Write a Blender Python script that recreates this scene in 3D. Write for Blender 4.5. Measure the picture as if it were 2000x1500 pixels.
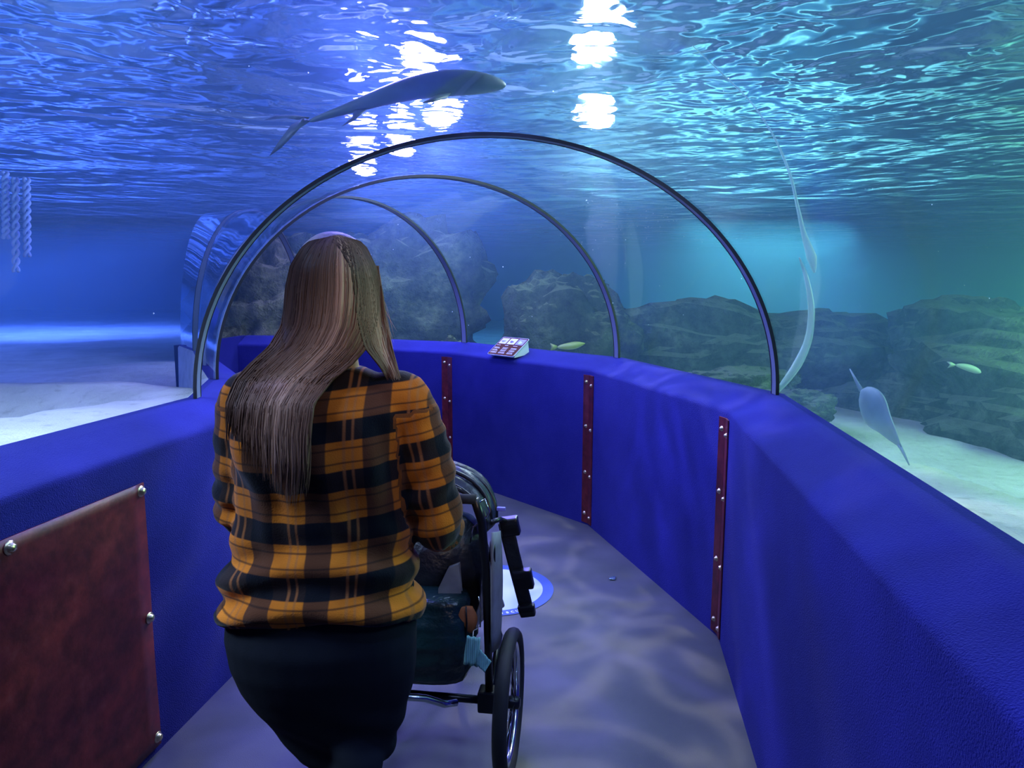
import bpy, bmesh, math, random
from mathutils import Vector, Matrix, noise, geometry
PI = math.pi
sc = bpy.context.scene
for o in list(bpy.data.objects): bpy.data.objects.remove(o)
C = sc.collection

# ------------------------------------------------------------------ camera, world, lights, exposure
F_PX, PITCH, ROLL, CAM_Z = 1400.838, 0.1335, 0.0023, 1.55
cd = bpy.data.cameras.new('camera'); cam = bpy.data.objects.new('camera', cd); C.objects.link(cam)
cd.sensor_width = 36.0; cd.lens = 36.0 * F_PX / 2000.0; cd.clip_start = 0.05; cd.clip_end = 200
cam.matrix_world = Matrix.Translation((0, 0, CAM_Z)) @ Matrix.Rotation(PI/2 - PITCH, 4, 'X') @ Matrix.Rotation(ROLL, 4, 'Z')
sc.camera = cam
sc.view_settings.view_transform = 'Standard'; sc.view_settings.look = 'None'
sc.view_settings.gamma = 1.0; sc.view_settings.use_curve_mapping = False
sc.view_settings.exposure = 0.6
cy = sc.cycles
cy.use_denoising = True; cy.max_bounces = 10; cy.diffuse_bounces = 2; cy.glossy_bounces = 3
cy.transparent_max_bounces = 16; cy.transmission_bounces = 4; cy.volume_bounces = 0
cy.sample_clamp_indirect = 4.0; cy.blur_glossy = 0.5
cy.use_adaptive_sampling = True; cy.adaptive_threshold = .04
cy.caustics_reflective = False; cy.caustics_refractive = False
w = bpy.data.worlds.new('world'); sc.world = w; w.use_nodes = True
w.node_tree.nodes['Background'].inputs[0].default_value = (0.02, 0.06, 0.16, 1)
w.node_tree.nodes['Background'].inputs[1].default_value = 0.3

def lamp(name, kind, loc, color, power, size=0.3, aim=None, spot=None, blend=0.5, size_y=None, vis=True):
    l = bpy.data.lights.new(name, kind); o = bpy.data.objects.new(name, l); C.objects.link(o)
    l.color = color; l.energy = power; o.location = loc
    if kind == 'AREA':
        l.size = size
        if size_y: l.shape = 'RECTANGLE'; l.size_y = size_y
        else: l.shape = 'DISK'
    else: l.shadow_soft_size = size
    if kind == 'SPOT': l.spot_size = spot; l.spot_blend = blend
    if aim is not None:
        o.rotation_euler = (Vector(aim) - Vector(loc)).to_track_quat('-Z', 'Y').to_euler()
    return o

WATER_Z = 2.85
# floodlights hanging right under the water surface (they give the bright columns)
W_, V_ = (0.75, 0.95, 1.0), (0.24, 0.20, 1.0)
for c, p, r in (((0.36, 3.5, 2.66), 30, .12), ((0.50, 4.6, 2.68), 34, .12), ((0.70, 6.3, 2.70), 55, .15)):
    lamp('floodlight_white', 'POINT', c, W_, p, r)
for c, p, r in (((-0.70, 3.6, 2.68), 80, .11), ((-0.60, 5.0, 2.68), 95, .11), ((-0.62, 6.3, 2.70), 130, .13), ((-1.15, 7.6, 2.72), 90, .14), ((-1.75, 8.7, 2.72), 80, .14)):
    lamp('floodlight_violet', 'POINT', c, V_, p, r)
# big soft tank lights
lamp('tank_light_blue', 'AREA', (-9.5, 6, 2.7), (0.14, 0.20, 1.0), 1000, 5, aim=(-8.5, 6, 0))
lamp('tank_light_blue', 'AREA', (-9, 14, 2.7), (0.10, 0.18, 1.0), 800, 6, aim=(-9, 15, 0))
lamp('tank_light_teal', 'AREA', (5.8, 3.8, 2.7), (0.48, 1.0, 0.55), 360, 3, aim=(4.8, 4.2, 0))
lamp('tank_light_teal', 'AREA', (11, 9, 2.7), (0.32, 1.0, 0.42), 1300, 4, aim=(11, 9.5, 0))
lamp('tank_light_cyan', 'AREA', (4.5, 13, 2.7), (0.35, 0.9, .9), 600, 3, aim=(4.5, 14, 0))
lamp('tank_light_green', 'AREA', (-1.0, 8, 2.7), (0.6, 0.8, 0.5), 30, 2, aim=(-1.0, 9.5, 0))
lamp('tank_light_blue', 'AREA', (-2, 18, 2.7), (0.04, 0.28, 1.0), 60, 6, aim=(-2, 19, 0))
lamp('tank_light_pale', 'SPOT', (-2.6, 1.2, 2.7), (0.6, 0.75, 1.0), 300, .25, aim=(-2.4, 1.9, 0), spot=2.0, blend=.8)
# added warm fill spots behind the viewer, for the woman and red panel
lamp('warm_fill', 'SPOT', (0.62, -0.6, 1.95), (1.0, .70, .42), 85, .12, aim=(-.27, 1.66, 1.15), spot=math.radians(27), blend=.7)
lamp('warm_fill', 'SPOT', (0.40, -0.6, 1.70), (1.0, .5, .35), 60, .08, aim=(-1.27, 1.95, .60), spot=math.radians(13), blend=1.0)
# added soft blue fill from straight above, brightening the wall lips
for c, p in (((1.15, 0.6, 2.72), 11), ((1.20, 2.2, 2.72), 13), ((1.0, 4.2, 2.72), 10), ((-.2, 6.0, 2.72), 7), ((-1.5, 1.0, 2.72), 12), ((-1.55, 2.7, 2.72), 12)):
    lamp('lip_fill_blue', 'AREA', c, (.42, .55, 1.0), p, .5, aim=(c[0], c[1], 0))
# rippled light thrown down through the water on floor and walls
def ripple_lamp(name, loc, aim, color, power, spot, scale, seed, sharp, base, size=.03):
    o = lamp(name, 'SPOT', loc, color, power, size, aim=aim, spot=spot, blend=.6); l = o.data; l.use_nodes = True; t = l.node_tree
    em = t.nodes['Emission']; tc = t.nodes.new('ShaderNodeTexCoord'); mp = t.nodes.new('ShaderNodeMapping')
    mp.inputs['Scale'].default_value = (scale,)*3; mp.inputs['Location'].default_value = (seed, seed*.7, seed*.3)
    t.links.new(tc.outputs['Normal'], mp.inputs[0])
    nz = t.nodes.new('ShaderNodeTexNoise'); nz.inputs['Scale'].default_value = 1; nz.inputs['Detail'].default_value = 2; nz.inputs['Distortion'].default_value = 1.2
    t.links.new(mp.outputs[0], nz.inputs['Vector'])
    def m(op, a_, b_):
        x = t.nodes.new('ShaderNodeMath'); x.operation = op
        for k, v in enumerate((a_, b_)):
            if isinstance(v, (int, float)): x.inputs[k].default_value = v
            else: t.links.new(v, x.inputs[k])
        return x.outputs[0]
    d = m('ABSOLUTE', m('SUBTRACT', nz.outputs[0], .5), 0)
    ridge = m('POWER', m('MAXIMUM', m('SUBTRACT', 1, m('MULTIPLY', d, sharp)), 0), 2.0)
    t.links.new(m('ADD', m('MULTIPLY', ridge, 1.0), base), em.inputs['Strength'])
    return o
ripple_lamp('ripple_light_white', (0.75, 4.3, 2.72), (0.35, 3.0, 0), (1.0, .90, .62), 170, 1.5, 4.2, 1.3, 18, .0)
ripple_lamp('ripple_light_violet', (-0.5, 3.6, 2.72), (-0.1, 2.6, 0), (.22, .18, 1.0), 200, 1.5, 3.2, 4.4, 8, .0)
ripple_lamp('ripple_light_violet', (-0.7, 2.2, 2.72), (1.0, 2.2, 0.6), (.2, .2, 1.0), 80, 2.2, 3, 8.1, 9, .04)
ripple_lamp('ripple_light_blue', (0.1, 1.0, 2.72), (0.3, 1.8, 0.9), (.2, .3, 1.0), 24, 2.4, 3, 2.1, 6, .15)

# ------------------------------------------------------------------ helpers
def link_mesh(name, verts, faces, mat=None, parent=None, smooth=True, uvs=None):
    me = bpy.data.meshes.new(name); me.from_pydata([tuple(v) for v in verts], [], faces); me.update()
    o = bpy.data.objects.new(name, me); C.objects.link(o)
    if mat is not None:
        for m in (mat if isinstance(mat, (list, tuple)) else [mat]): me.materials.append(m)
    if smooth: me.polygons.foreach_set('use_smooth', [True]*len(me.polygons))
    if parent is not None: o.parent = parent
    return o
class MB:
    def __init__(s): s.v = []; s.f = []
    def add(s, vs, fs):
        n = len(s.v); s.v += [Vector(v) for v in vs]; s.f += [tuple(i+n for i in f) for f in fs]
    def grid(s, rings, close_u=False, close_v=False, cap=False):
        nr = len(rings); nc = len(rings[0]); vs = [p for r in rings for p in r]; fs = []
        for i in range(nr if close_u else nr-1):
            for j in range(nc if close_v else nc-1):
                a = i*nc+j; b = i*nc+(j+1) % nc; c = ((i+1) % nr)*nc+(j+1) % nc; d = ((i+1) % nr)*nc+j
                fs.append((a, b, c, d))
        if cap: fs.append(tuple(reversed(range(nc)))); fs.append(tuple((nr-1)*nc+j for j in range(nc)))
        s.add(vs, fs)
    def box(s, c, h, M=None):
        vs = [Vector((c[0]+x*h[0], c[1]+y*h[1], c[2]+z*h[2])) for x in (-1, 1) for y in (-1, 1) for z in (-1, 1)]
        if M is not None: vs = [M @ v for v in vs]
        s.add(vs, [(0, 1, 3, 2), (4, 6, 7, 5), (0, 4, 5, 1), (2, 3, 7, 6), (0, 2, 6, 4), (1, 5, 7, 3)])
    def tube(s, pts, r, n=10, closed=False, flat=1.0, up=None):
        pts = [Vector(p) for p in pts]; N = len(pts); rings = []; prev = None
        for i, p in enumerate(pts):
            if closed: t = pts[(i+1) % N]-pts[i-1]
            else: t = pts[min(i+1, N-1)]-pts[max(i-1, 0)]
            t.normalize()
            if prev is None:
                a = Vector(up) if up else (Vector((0, 0, 1)) if abs(t.z) < .9 else Vector((1, 0, 0)))
            else: a = prev
            a = (a-t*a.dot(t)).normalized(); b = t.cross(a); prev = a
            rr = r[i] if isinstance(r, (list, tuple)) else r
            rings.append([p+(a*math.cos(q)*flat+b*math.sin(q))*rr for q in [2*PI*k/n for k in range(n)]])
        s.grid(rings, close_u=closed, close_v=True, cap=not closed)
    def sphere(s, c, r, nu=12, nv=8, M=None):
        c = Vector(c); r = Vector((r, r, r)) if not hasattr(r, '__len__') else Vector(r); rings = []
        for i in range(nv+1):
            t = PI*(i if 0 < i < nv else (0.02 if i == 0 else nv-.02))/nv
            ring = [Vector((math.sin(t)*math.cos(2*PI*j/nu)*r.x, math.sin(t)*math.sin(2*PI*j/nu)*r.y, -math.cos(t)*r.z)) for j in range(nu)]
            if M is not None: ring = [M @ v for v in ring]
            rings.append([c+v for v in ring])
        s.grid(rings, close_v=True, cap=True)
    def build(s, name, mat, parent=None, smooth=True, bevel=0, loc=None):
        vs = s.v
        if loc is not None: vs = [v-Vector(loc) for v in vs]
        o = link_mesh(name, vs, s.f, mat, parent, smooth)
        if loc is not None: o.location = loc
        if bevel:
            m = o.modifiers.new('bevel', 'BEVEL'); m.width = bevel; m.segments = 2; m.limit_method = 'ANGLE'
        return o
def tag(o, label=None, cat=None, group=None, kind=None):
    if label: o['label'] = label
    if cat: o['category'] = cat
    if group: o['group'] = group
    if kind: o['kind'] = kind
    return o
def empty(name, loc, label, cat, group=None, rz=0):
    o = bpy.data.objects.new(name, None); C.objects.link(o); o.location = loc; o.rotation_euler = (0, 0, rz)
    o.empty_display_size = 0.1
    return tag(o, label, cat, group)
def smoothstep(a, b, x):
    t = max(0, min(1, (x-a)/(b-a))); return t*t*(3-2*t)
def px(u, v, y):     # the point on the sight line of photo pixel (u, v) at distance y ahead, used to place things
    X = u-1000; Y = 750-v; r = -ROLL
    a = X*math.cos(r)-Y*math.sin(r); b = X*math.sin(r)+Y*math.cos(r)
    d = Vector((a, F_PX*math.cos(PITCH)+b*math.sin(PITCH), b*math.cos(PITCH)-F_PX*math.sin(PITCH)))
    return d/d.y*y+Vector((0, 0, CAM_Z))
def pxz(u, v, z):
    d = px(u, v, 1)-Vector((0, 0, CAM_Z)); return d*((z-CAM_Z)/d.z)+Vector((0, 0, CAM_Z))

class N:
    """small wrapper round one material's node tree"""
    def __init__(s, name, base=(0.5, 0.5, 0.5), rough=0.6, metal=0.0, spec=0.5):
        s.m = bpy.data.materials.new(name); s.m.use_nodes = True; s.t = s.m.node_tree
        s.p = s.t.nodes['Principled BSDF']; s.out = s.t.nodes['Material Output']
        s.p.inputs['Base Color'].default_value = (*base, 1); s.p.inputs['Roughness'].default_value = rough
        s.p.inputs['Metallic'].default_value = metal; s.p.inputs['Specular IOR Level'].default_value = spec
    def n(s, kind, **kw):
        x = s.t.nodes.new(kind)
        for k, v in kw.items():
            if k.startswith('i_'):
                k = k[2:].replace('_', ' ')
                x.inputs[k].default_value = v
            elif k.startswith('j'): x.inputs[int(k[1:])].default_value = v
            else: setattr(x, k, v)
        return x
    def l(s, a, b): s.t.links.new(a, b)
    def coord(s, which='Object', scale=(1, 1, 1)):
        c = s.n('ShaderNodeTexCoord'); m = s.n('ShaderNodeMapping'); s.l(c.outputs[which], m.inputs[0]); m.inputs['Scale'].default_value = scale
        return m.outputs[0]
    def noise(s, vec, scale, detail=3, rough=.5, dist=0):
        x = s.n('ShaderNodeTexNoise'); x.inputs['Scale'].default_value = scale; x.inputs['Detail'].default_value = detail
        x.inputs['Roughness'].default_value = rough; x.inputs['Distortion'].default_value = dist; s.l(vec, x.inputs['Vector']); return x.outputs[0]
    def ramp(s, fac, stops, interp='LINEAR'):
        x = s.n('ShaderNodeValToRGB'); x.color_ramp.interpolation = interp; e = x.color_ramp.elements
        while len(e) < len(stops): e.new(.5)
        for k, (p, c) in enumerate(stops): e[k].position = p; e[k].color = (*c, 1) if len(c) == 3 else c
        s.l(fac, x.inputs[0]); return x.outputs[0]
    def bump(s, h, strength=.3, dist=.01):
        x = s.n('ShaderNodeBump'); x.inputs['Strength'].default_value = strength; x.inputs['Distance'].default_value = dist
        s.l(h, x.inputs['Height']); s.l(x.outputs[0], s.p.inputs['Normal']); return x.outputs[0]
    def math(s, op, a, b=0.5, c=None):
        x = s.n('ShaderNodeMath', operation=op)
        for k, v in enumerate((a, b, c)):
            if v is None: continue
            if isinstance(v, (int, float)): x.inputs[k].default_value = v
            else: s.l(v, x.inputs[k])
        return x.outputs[0]
    def mix(s, fac, a, b, blend='MIX'):
        x = s.n('ShaderNodeMix', data_type='RGBA', blend_type=blend)
        for v, k in ((fac, 0), (a, 6), (b, 7)):
            if isinstance(v, (int, float)): x.inputs[k].default_value = v
            elif isinstance(v, tuple): x.inputs[k].default_value = (*v, 1)
            else: s.l(v, x.inputs[k])
        return x.outputs[2]
def M_plain(name, base, rough=.6, metal=0, spec=.5, ns=None, ba=.0, bs=.2, var=.0):
    a = N(name, base, rough, metal, spec)
    if ns:
        v = a.coord(); t = a.noise(v, ns, 4)
        if var:
            dk = tuple(c*(1-var) for c in base); br = tuple(min(1, c*(1+var)) for c in base)
            a.l(a.ramp(t, [(.3, dk), (.7, br)]), a.p.inputs['Base Color'])
        if ba: a.bump(t, bs, ba)
    return a.m
# ------------------------------------------------------------------ tunnel geometry
CX, CY, RO, RI, TH0, DTH = -2.7662, 2.8334, 3.9096, 1.4674, 0.0551, 0.4312
ZG, WL, ARCH_H = 1.0993, 0.2111, 1.065
BACK = Vector((-math.sin(math.radians(8)), -math.cos(math.radians(8))))   # the straight run behind the nearest arch
PINCH = {2: .065, 3: .35, 3.35: .52}
def station(k):      # arch plane k: (inner glass foot, outer glass foot) in plan; k = -1, -2 lie back along the straight run
    a = TH0+max(k, 0)*DTH; u = Vector((math.cos(a), math.sin(a))); c = Vector((CX, CY))
    i, o = c+u*RI, c+u*RO
    if k < 0: i = i+BACK*3.1*(-k); o = o+BACK*3.1*(-k)
    if k in PINCH: i = i.lerp(o, PINCH[k])      # the passage narrows beyond the bend
    return i, o
KS = [-1, 0, 1, 2, 3, 3.35]
ST = {k: station(k) for k in KS}
def sec(k, t, off=0.0):   # point of the arch profile, t from 0 (outer foot) to pi (inner foot); off = outward offset
    i, o = ST[k]; m = (i+o)/2; h = (o-i)/2; L = h.length; d = h/L
    x = (L+off)*math.cos(t); z = ZG+(ARCH_H+off)*math.sin(t)
    return Vector((m.x+d.x*x, m.y+d.y*x, z))
def across(k):
    i, o = ST[k]; return (o-i).normalized()

# materials of the shell
a = N('blue carpet', (0.012, 0.02, 0.30), 0.95, spec=.15)
v = a.coord(); n1 = a.noise(v, 260, 2); n2 = a.noise(v, 5, 3)
a.l(a.mix(n2, (0.010, 0.012, 0.16), (0.026, 0.030, 0.24)), a.p.inputs['Base Color'])
a.p.inputs['Sheen Weight'].default_value = .12; a.p.inputs['Sheen Tint'].default_value = (.3, .35, 1, 1)
a.bump(a.math('ADD', n1, a.math('MULTIPLY', n2, .5)), .8, .006); CARPET = a.m
a = N('grey vinyl floor', (0.12, 0.13, 0.16), 0.55, spec=.3)
v = a.coord(); n1 = a.noise(v, 3, 4); n2 = a.noise(v, 350, 2)
a.l(a.ramp(n1, [(.3, (.055, .062, .075)), (.7, (.10, .105, .115))]), a.p.inputs['Base Color']); a.bump(n2, .4, .002); FLOOR = a.m
CONC = M_plain('pale concrete plinth', (.5, .52, .5), .8, ns=14, ba=.01, bs=.3, var=.15)

# floor
mb = MB()
rows = []
for k in KS:
    i, o = ST[k]; d = across(k)
    rows.append([Vector((p.x, p.y, 0)) for p in [i+(o-i)*s for s in (0, .25, .5, .75, 1)]])
mb.grid(rows); o = mb.build('floor', FLOOR, smooth=False); tag(o, kind='structure')
# walls: vertical carpet face, rounded sloping lip, then plain plinth outside
def wall(name, side, mats):
    prof = [(WL, 0.0), (WL, .35), (WL, .7), (WL, 1.012), (WL-.004, 1.024), (WL-.014, 1.033), (WL-.03, 1.040), (WL-.10, 1.064), (WL*.25, 1.092), (0.0, 1.099), (-.03, 1.10)]
    outer = [(-.03, 1.10), (-.05, 1.085), (-.07, .8), (-.10, .4), (-.10, -.2)]
    for pr, nm in ((prof, 0), (outer, 1)):
        rings = []
        for idx, k in enumerate(KS):
            i, o = ST[k]; d = across(k); foot = o if side > 0 else i; dd = d if side > 0 else -d
            rings.append([Vector((foot.x-dd.x*q, foot.y-dd.y*q, z)) for q, z in pr])
        # subdivide each panel
        R2 = []
        for q in range(len(rings)-1):
            for s in range(6): R2.append([rings[q][j].lerp(rings[q+1][j], s/6) for j in range(len(pr))])
        R2.append(rings[-1])
        if nm == 0: mb = MB(); mb.grid(R2); nf = len(mb.f)
        else: mb.grid(R2)
    o = mb.build(name, mats, smooth=True)
    for p in o.data.polygons[nf:]: p.material_index = 1
    m = o.modifiers.new('es', 'EDGE_SPLIT'); m.split_angle = math.radians(50)
    return tag(o, kind='structure')
wall('wall_right', 1, [CARPET, CONC]); wall('wall_left', -1, [CARPET, CONC])
# wall closing the tunnel behind the viewer and at the far, hidden end
DARK = M_plain('dark blue painted board', (.01, .015, .05), .8, ns=5, ba=.01)
for nm, k in (('wall_back', -1),):
    mb = MB(); i, o = ST[k]; e = across(k)*.1
    pts = [sec(k, PI*s/24, .02 if k < 0 else -.05) for s in range(25)]
    pts = [Vector((o.x, o.y, -.05))]+pts+[Vector((i.x, i.y, -.05))]
    nrm = Vector((-across(k).y, across(k).x, 0))*(.04 if k > 0 else -.04)
    n = len(pts); mb.add([p+nrm*.2 for p in pts]+[p+nrm*1.8 for p in pts], [tuple(range(n)), tuple(reversed(range(n, 2*n)))]+[(q, (q+1) % n, n+(q+1) % n, n+q) for q in range(n)])
    tag(mb.build(nm, DARK, smooth=False), kind='structure')

# curved acrylic panels between the arches
def acrylic(name, tint, refl=1.0):
    a = N(name); t = a.t
    tr = a.n('ShaderNodeBsdfTransparent'); tr.inputs[0].default_value = (*tint, 1)
    gl = a.n('ShaderNodeBsdfGlossy'); gl.inputs['Roughness'].default_value = .04; gl.inputs[0].default_value = (.9, .95, 1, 1)
    fr = a.n('ShaderNodeFresnel'); gg = a.n('ShaderNodeNewGeometry'); a.l(a.math('MULTIPLY_ADD', gg.outputs['Backfacing'], .5, 1.36), fr.inputs['IOR'])   # acrylic plus water outside
    v = a.coord(); nn = a.noise(v, 1.3, 1); b = a.n('ShaderNodeBump'); b.inputs['Strength'].default_value = .05; b.inputs['Distance'].default_value = .1
    a.l(nn, b.inputs['Height']); a.l(b.outputs[0], gl.inputs['Normal'])
    mx = a.n('ShaderNodeMixShader'); a.l(a.math('MULTIPLY', fr.outputs[0], refl), mx.inputs[0]); a.l(tr.outputs[0], mx.inputs[1]); a.l(gl.outputs[0], mx.inputs[2])
    a.l(mx.outputs[0], a.out.inputs[0]); return a.m
GLASS = acrylic('clear acrylic', (.97, .99, 1.0), .7)
for q, k in enumerate(KS[:-1]):
    mb = MB(); NT = 40; rings = []
    for s in range(9):
        f = s/8
        rings.append([sec(k, PI*j/NT).lerp(sec(KS[q+1], PI*j/NT), f) for j in range(NT+1)])
    mb.grid(rings)
    tag(mb.build('window_%d' % (q+1), GLASS), kind='structure')
for o in C.objects:
    if o.name.startswith('window_'):
        bm = bmesh.new(); bm.from_mesh(o.data); bm.normal_update()
        f = max(bm.faces, key=lambda f: f.calc_center_median().z)
        if f.normal.z > 0: bmesh.ops.reverse_faces(bm, faces=bm.faces[:])   # front side looks into the tunnel
        bm.to_mesh(o.data); bm.free()

k = 3.35; i, o = ST[k]; pts = [sec(k, PI*s/32, -.02) for s in range(33)]
mb = MB(); mb.add(pts, [tuple(range(33))]); tag(mb.build('window_%d' % len(KS), GLASS, smooth=False), kind='structure')
mb = MB(); e = Vector((-across(k).y, across(k).x, 0))*.06
A = Vector((o.x, o.y, -.05)); B = Vector((i.x, i.y, -.05)); H_ = Vector((0, 0, ZG+.05))
mb.add([A, B, B+H_, A+H_, A+e, B+e, B+e+H_, A+e+H_], [(0, 1, 2, 3), (7, 6, 5, 4), (0, 4, 5, 1), (3, 2, 6, 7), (0, 3, 7, 4), (1, 5, 6, 2)])
tag(mb.build('wall_end', CARPET, smooth=False), kind='structure')
# arches: a clear joint strip held between two dark rubber seals
STRIP = N('frosted joint strip', (.22, .27, .30), .35, spec=.5); STRIP = STRIP.m
RUB = M_plain('black rubber', (.012, .014, .02), .45, ns=30, ba=.002)
arch_labels = {0: 'nearest tall arch-shaped joint spanning the tunnel roof, with thick grey left leg',
               1: 'second arch-shaped joint ahead, ending on the right wall beside the double strap',
               2: 'third arch-shaped joint, its right leg standing between the woman and the sign',
               3: 'farthest arch-shaped joint, a short piece showing left of the head'}
for k in (0, 1, 2, 3):
    i, o_ = ST[k]; d = across(k); fw = Vector((-d.y, d.x, 0))
    base = (i+o_)/2
    root = empty('arch_joint', (base.x, base.y, ZG), arch_labels[k], 'arch joint', 'arch joints of the tunnel')
    def band(w0, w1, r0, r1, name, mat):
        mb = MB(); NT = 72; rings = []
        for j in range(NT+1):
            t = PI*j/NT; A = sec(k, t, r0); B = sec(k, t, r1)
            rings.append([A+fw*w0, B+fw*w0, B+fw*w1, A+fw*w1])
        mb.grid(rings, close_v=True, cap=True)
        o = mb.build(name, mat, None, loc=(base.x, base.y, ZG)); o.parent = root; o.location = (0, 0, 0)
        m = o.modifiers.new('es', 'EDGE_SPLIT'); m.split_angle = math.radians(40)
        return o
    band(-.022, .022, -.013, -.002, 'joint_strip', STRIP)
    band(-.026, -.022, -.015, -.001, 'seal', RUB); band(.022, .026, -.015, -.001, 'seal', RUB)
# ------------------------------------------------------------------ tank: sand, rocks, water, painted walls
a = N('pale sand', (.6, .62, .55), .9, spec=.1)
v = a.coord(); n1 = a.noise(v, 2.2, 4, .6); n2 = a.noise(v, 90, 3); n3 = a.noise(v, 13, 4, .65)
a.l(a.mix(a.ramp(n3, [(.55, (0, 0, 0)), (.75, (.5, .5, .5))]), a.ramp(n1, [(.3, (.55, .57, .50)), (.7, (.80, .82, .74))]), (.25, .27, .2)), a.p.inputs['Base Color'])
a.bump(a.math('ADD', n2, a.math('MULTIPLY', n3, 2)), .6, .012); SAND = a.m
def rockmat(name, c1, c2, c3):
    a = N(name, c1, .9, spec=.15); v = a.coord(); n1 = a.noise(v, 1.6, 5, .6); n2 = a.noise(v, 9, 5, .7)
    c = a.ramp(n1, [(.3, c1), (.55, c2), (.8, c3)])
    c = a.mix(a.ramp(n2, [(.35, (.75, .75, .75)), (.6, (0, 0, 0))]), c, tuple(x*.35 for x in c1))
    # encrusted growth sits on faces that look up
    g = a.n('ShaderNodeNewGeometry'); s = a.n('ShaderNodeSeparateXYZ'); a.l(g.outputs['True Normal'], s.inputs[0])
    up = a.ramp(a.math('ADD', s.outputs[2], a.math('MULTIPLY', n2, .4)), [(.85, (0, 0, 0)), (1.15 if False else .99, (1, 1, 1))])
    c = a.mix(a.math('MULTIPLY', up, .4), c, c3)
    a.l(c, a.p.inputs['Base Color']); a.bump(a.math('ADD', n1, n2), 1, .12); return a.m
ROCK_G = rockmat('green encrusted rock', (.035, .05, .03), (.07, .10, .05), (.26, .34, .14))
ROCK_T = rockmat('grey green rock', (.05, .08, .07), (.11, .16, .12), (.34, .42, .26))
ROCK_O = rockmat('olive brown rock', (.05, .05, .025), (.13, .125, .06), (.28, .26, .13))
def tunnel_poly(off):
    A = []; B = []
    for k in KS:
        i, o = ST[k]; d = across(k); A.append(o+d*off); B.append(i-d*off)
    return A+B[::-1]
TP = tunnel_poly(.085)
def inside(p, poly):
    c = False; j = len(poly)-1
    for i in range(len(poly)):
        a_, b_ = poly[i], poly[j]
        if (a_.y > p.y) != (b_.y > p.y) and p.x < (b_.x-a_.x)*(p.y-a_.y)/(b_.y-a_.y)+a_.x: c = not c
        j = i
    return c
X0, X1, Y0, Y1 = -24.0, 20.0, -6.0, 27.0
pts = list(TP); nb = len(pts); rnd = random.Random(4)
def gradeds(lo, hi, c, near, fine, ratio):
    out = [c]; 
    for sgn in (-1, 1):
        x = c; h = fine
        while True:
            x += sgn*h
            if abs(x-c) > near: h *= ratio
            if (x < lo) or (x > hi): break
            out.append(x)
    return sorted(out+[lo, hi])
for x in gradeds(X0, X1, -1, 6, .16, 1.09):
    for y in gradeds(Y0, Y1, 4, 5, .16, 1.09):
        p = Vector((x, y))
        if X0 < x < X1 and Y0 < y < Y1: p += Vector((rnd.uniform(-.03, .03), rnd.uniform(-.03, .03)))
        pts.append(p)
edges = [(i, (i+1) % nb) for i in range(nb)]
vs, es, fs, _, _, _ = geometry.delaunay_2d_cdt(pts, edges, [], 0, 1e-4)
SA = pxz(-600, 880, 1.0); SB = pxz(375, 757, 1.0)
def shelf_e(x, y):      # signed distance beyond the shelf edge line
    d = Vector((SB.x-SA.x, SB.y-SA.y)).normalized(); return (x-SA.x)*(-d.y)+(y-SA.y)*d.x
def sandz(x, y):
    d = math.hypot(x-CX, y-CY)
    near = min(1, max(0, abs((d-(RO+.3))/1.0)))
    z = .70+.05*noise.noise(Vector((x*.9, y*.9, 0)))+.016*noise.noise(Vector((x*5, y*5, 3)))
    if y > -1 and x > -2.5 and d > RO:      # sand shelf falls away into a trench along the outer side
        z -= .35*smoothstep(4.85, 5.0, d)
    if x < -1 and y > 2.5 and d < RI+.1: z += .28*smoothstep(RI-.7, RI-.1, d)     # sand banked up against the curved inner side
    if x < -1 and y < 5 and d < 6:           # raised sand shelf against the left wall, with a rounded edge
        z = max(z, .72+.27*smoothstep(.12, -.06, e2)) if (e2 := shelf_e(x, y)) < .2 else z
    return z
verts = [Vector((p.x, p.y, sandz(p.x, p.y))) for p in vs]
faces = [tuple(f) for f in fs if not inside(sum((vs[i] for i in f), Vector((0, 0)))/len(f), TP)]
o = link_mesh('sand_bed', verts, faces, SAND); tag(o, 'pale rippled sand covering the tank bottom on both sides of the tunnel', 'sand', kind='stuff')

def rock(name, c, r, seed, mat, label, rz=0, group='rocks in the tank', rough=1.0, strata=0.0, cat='rock'):
    bm = bmesh.new(); bmesh.ops.create_icosphere(bm, subdivisions=5, radius=1)
    s = Vector((seed*3.1, seed*1.7, seed*.9))
    for v in bm.verts:
        n = v.co.normalized()
        q = n.copy()
        m = max(abs(q.x), abs(q.y), abs(q.z)); q = q.lerp(q/m, .35)      # a bit blocky
        k = 1+rough*(.30*noise.noise(n*1.3+s)+.18*noise.noise(n*3+s)+.09*noise.noise(n*7+s)+.05*noise.noise(n*15+s))
        if strata: k += strata*.10*math.sin(n.z*r[2]*16+3*noise.noise(n*2+s))
        v.co = Vector((q.x*r[0]*k, q.y*r[1]*k, q.z*r[2]*k))
    me = bpy.data.meshes.new(name); bm.to_mesh(me); bm.free(); me.materials.append(mat)
    me.polygons.foreach_set('use_smooth', [True]*len(me.polygons))
    o = bpy.data.objects.new(name, me); C.objects.link(o); o.location = c; o.rotation_euler = (0, 0, rz)
    return tag(o, label, cat, group)
rock('rock', (4.9, 5.6, .35), (1.2, 2.6, .75), 1, ROCK_T, 'long grey-green rock bank behind the sand shelf on the far right', rz=.35)
rock('rock', (5.6, 8.2, .75), (1.1, 1.0, .62), 2, ROCK_T, 'rounded boulder with pale top rising above the right-hand rock bank', rz=.2)
rock('rock', (6.9, 7.0, .55), (1.3, 1.1, .7), 7, ROCK_T, 'boulder at the right picture edge behind the bank', rz=.2)
rock('rock', (3.0, 9.3, .45), (1.9, .9, .85), 3, ROCK_T, 'broad teal-green rock ledge seen through the pane right of the second arch', rz=-.15)
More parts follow.
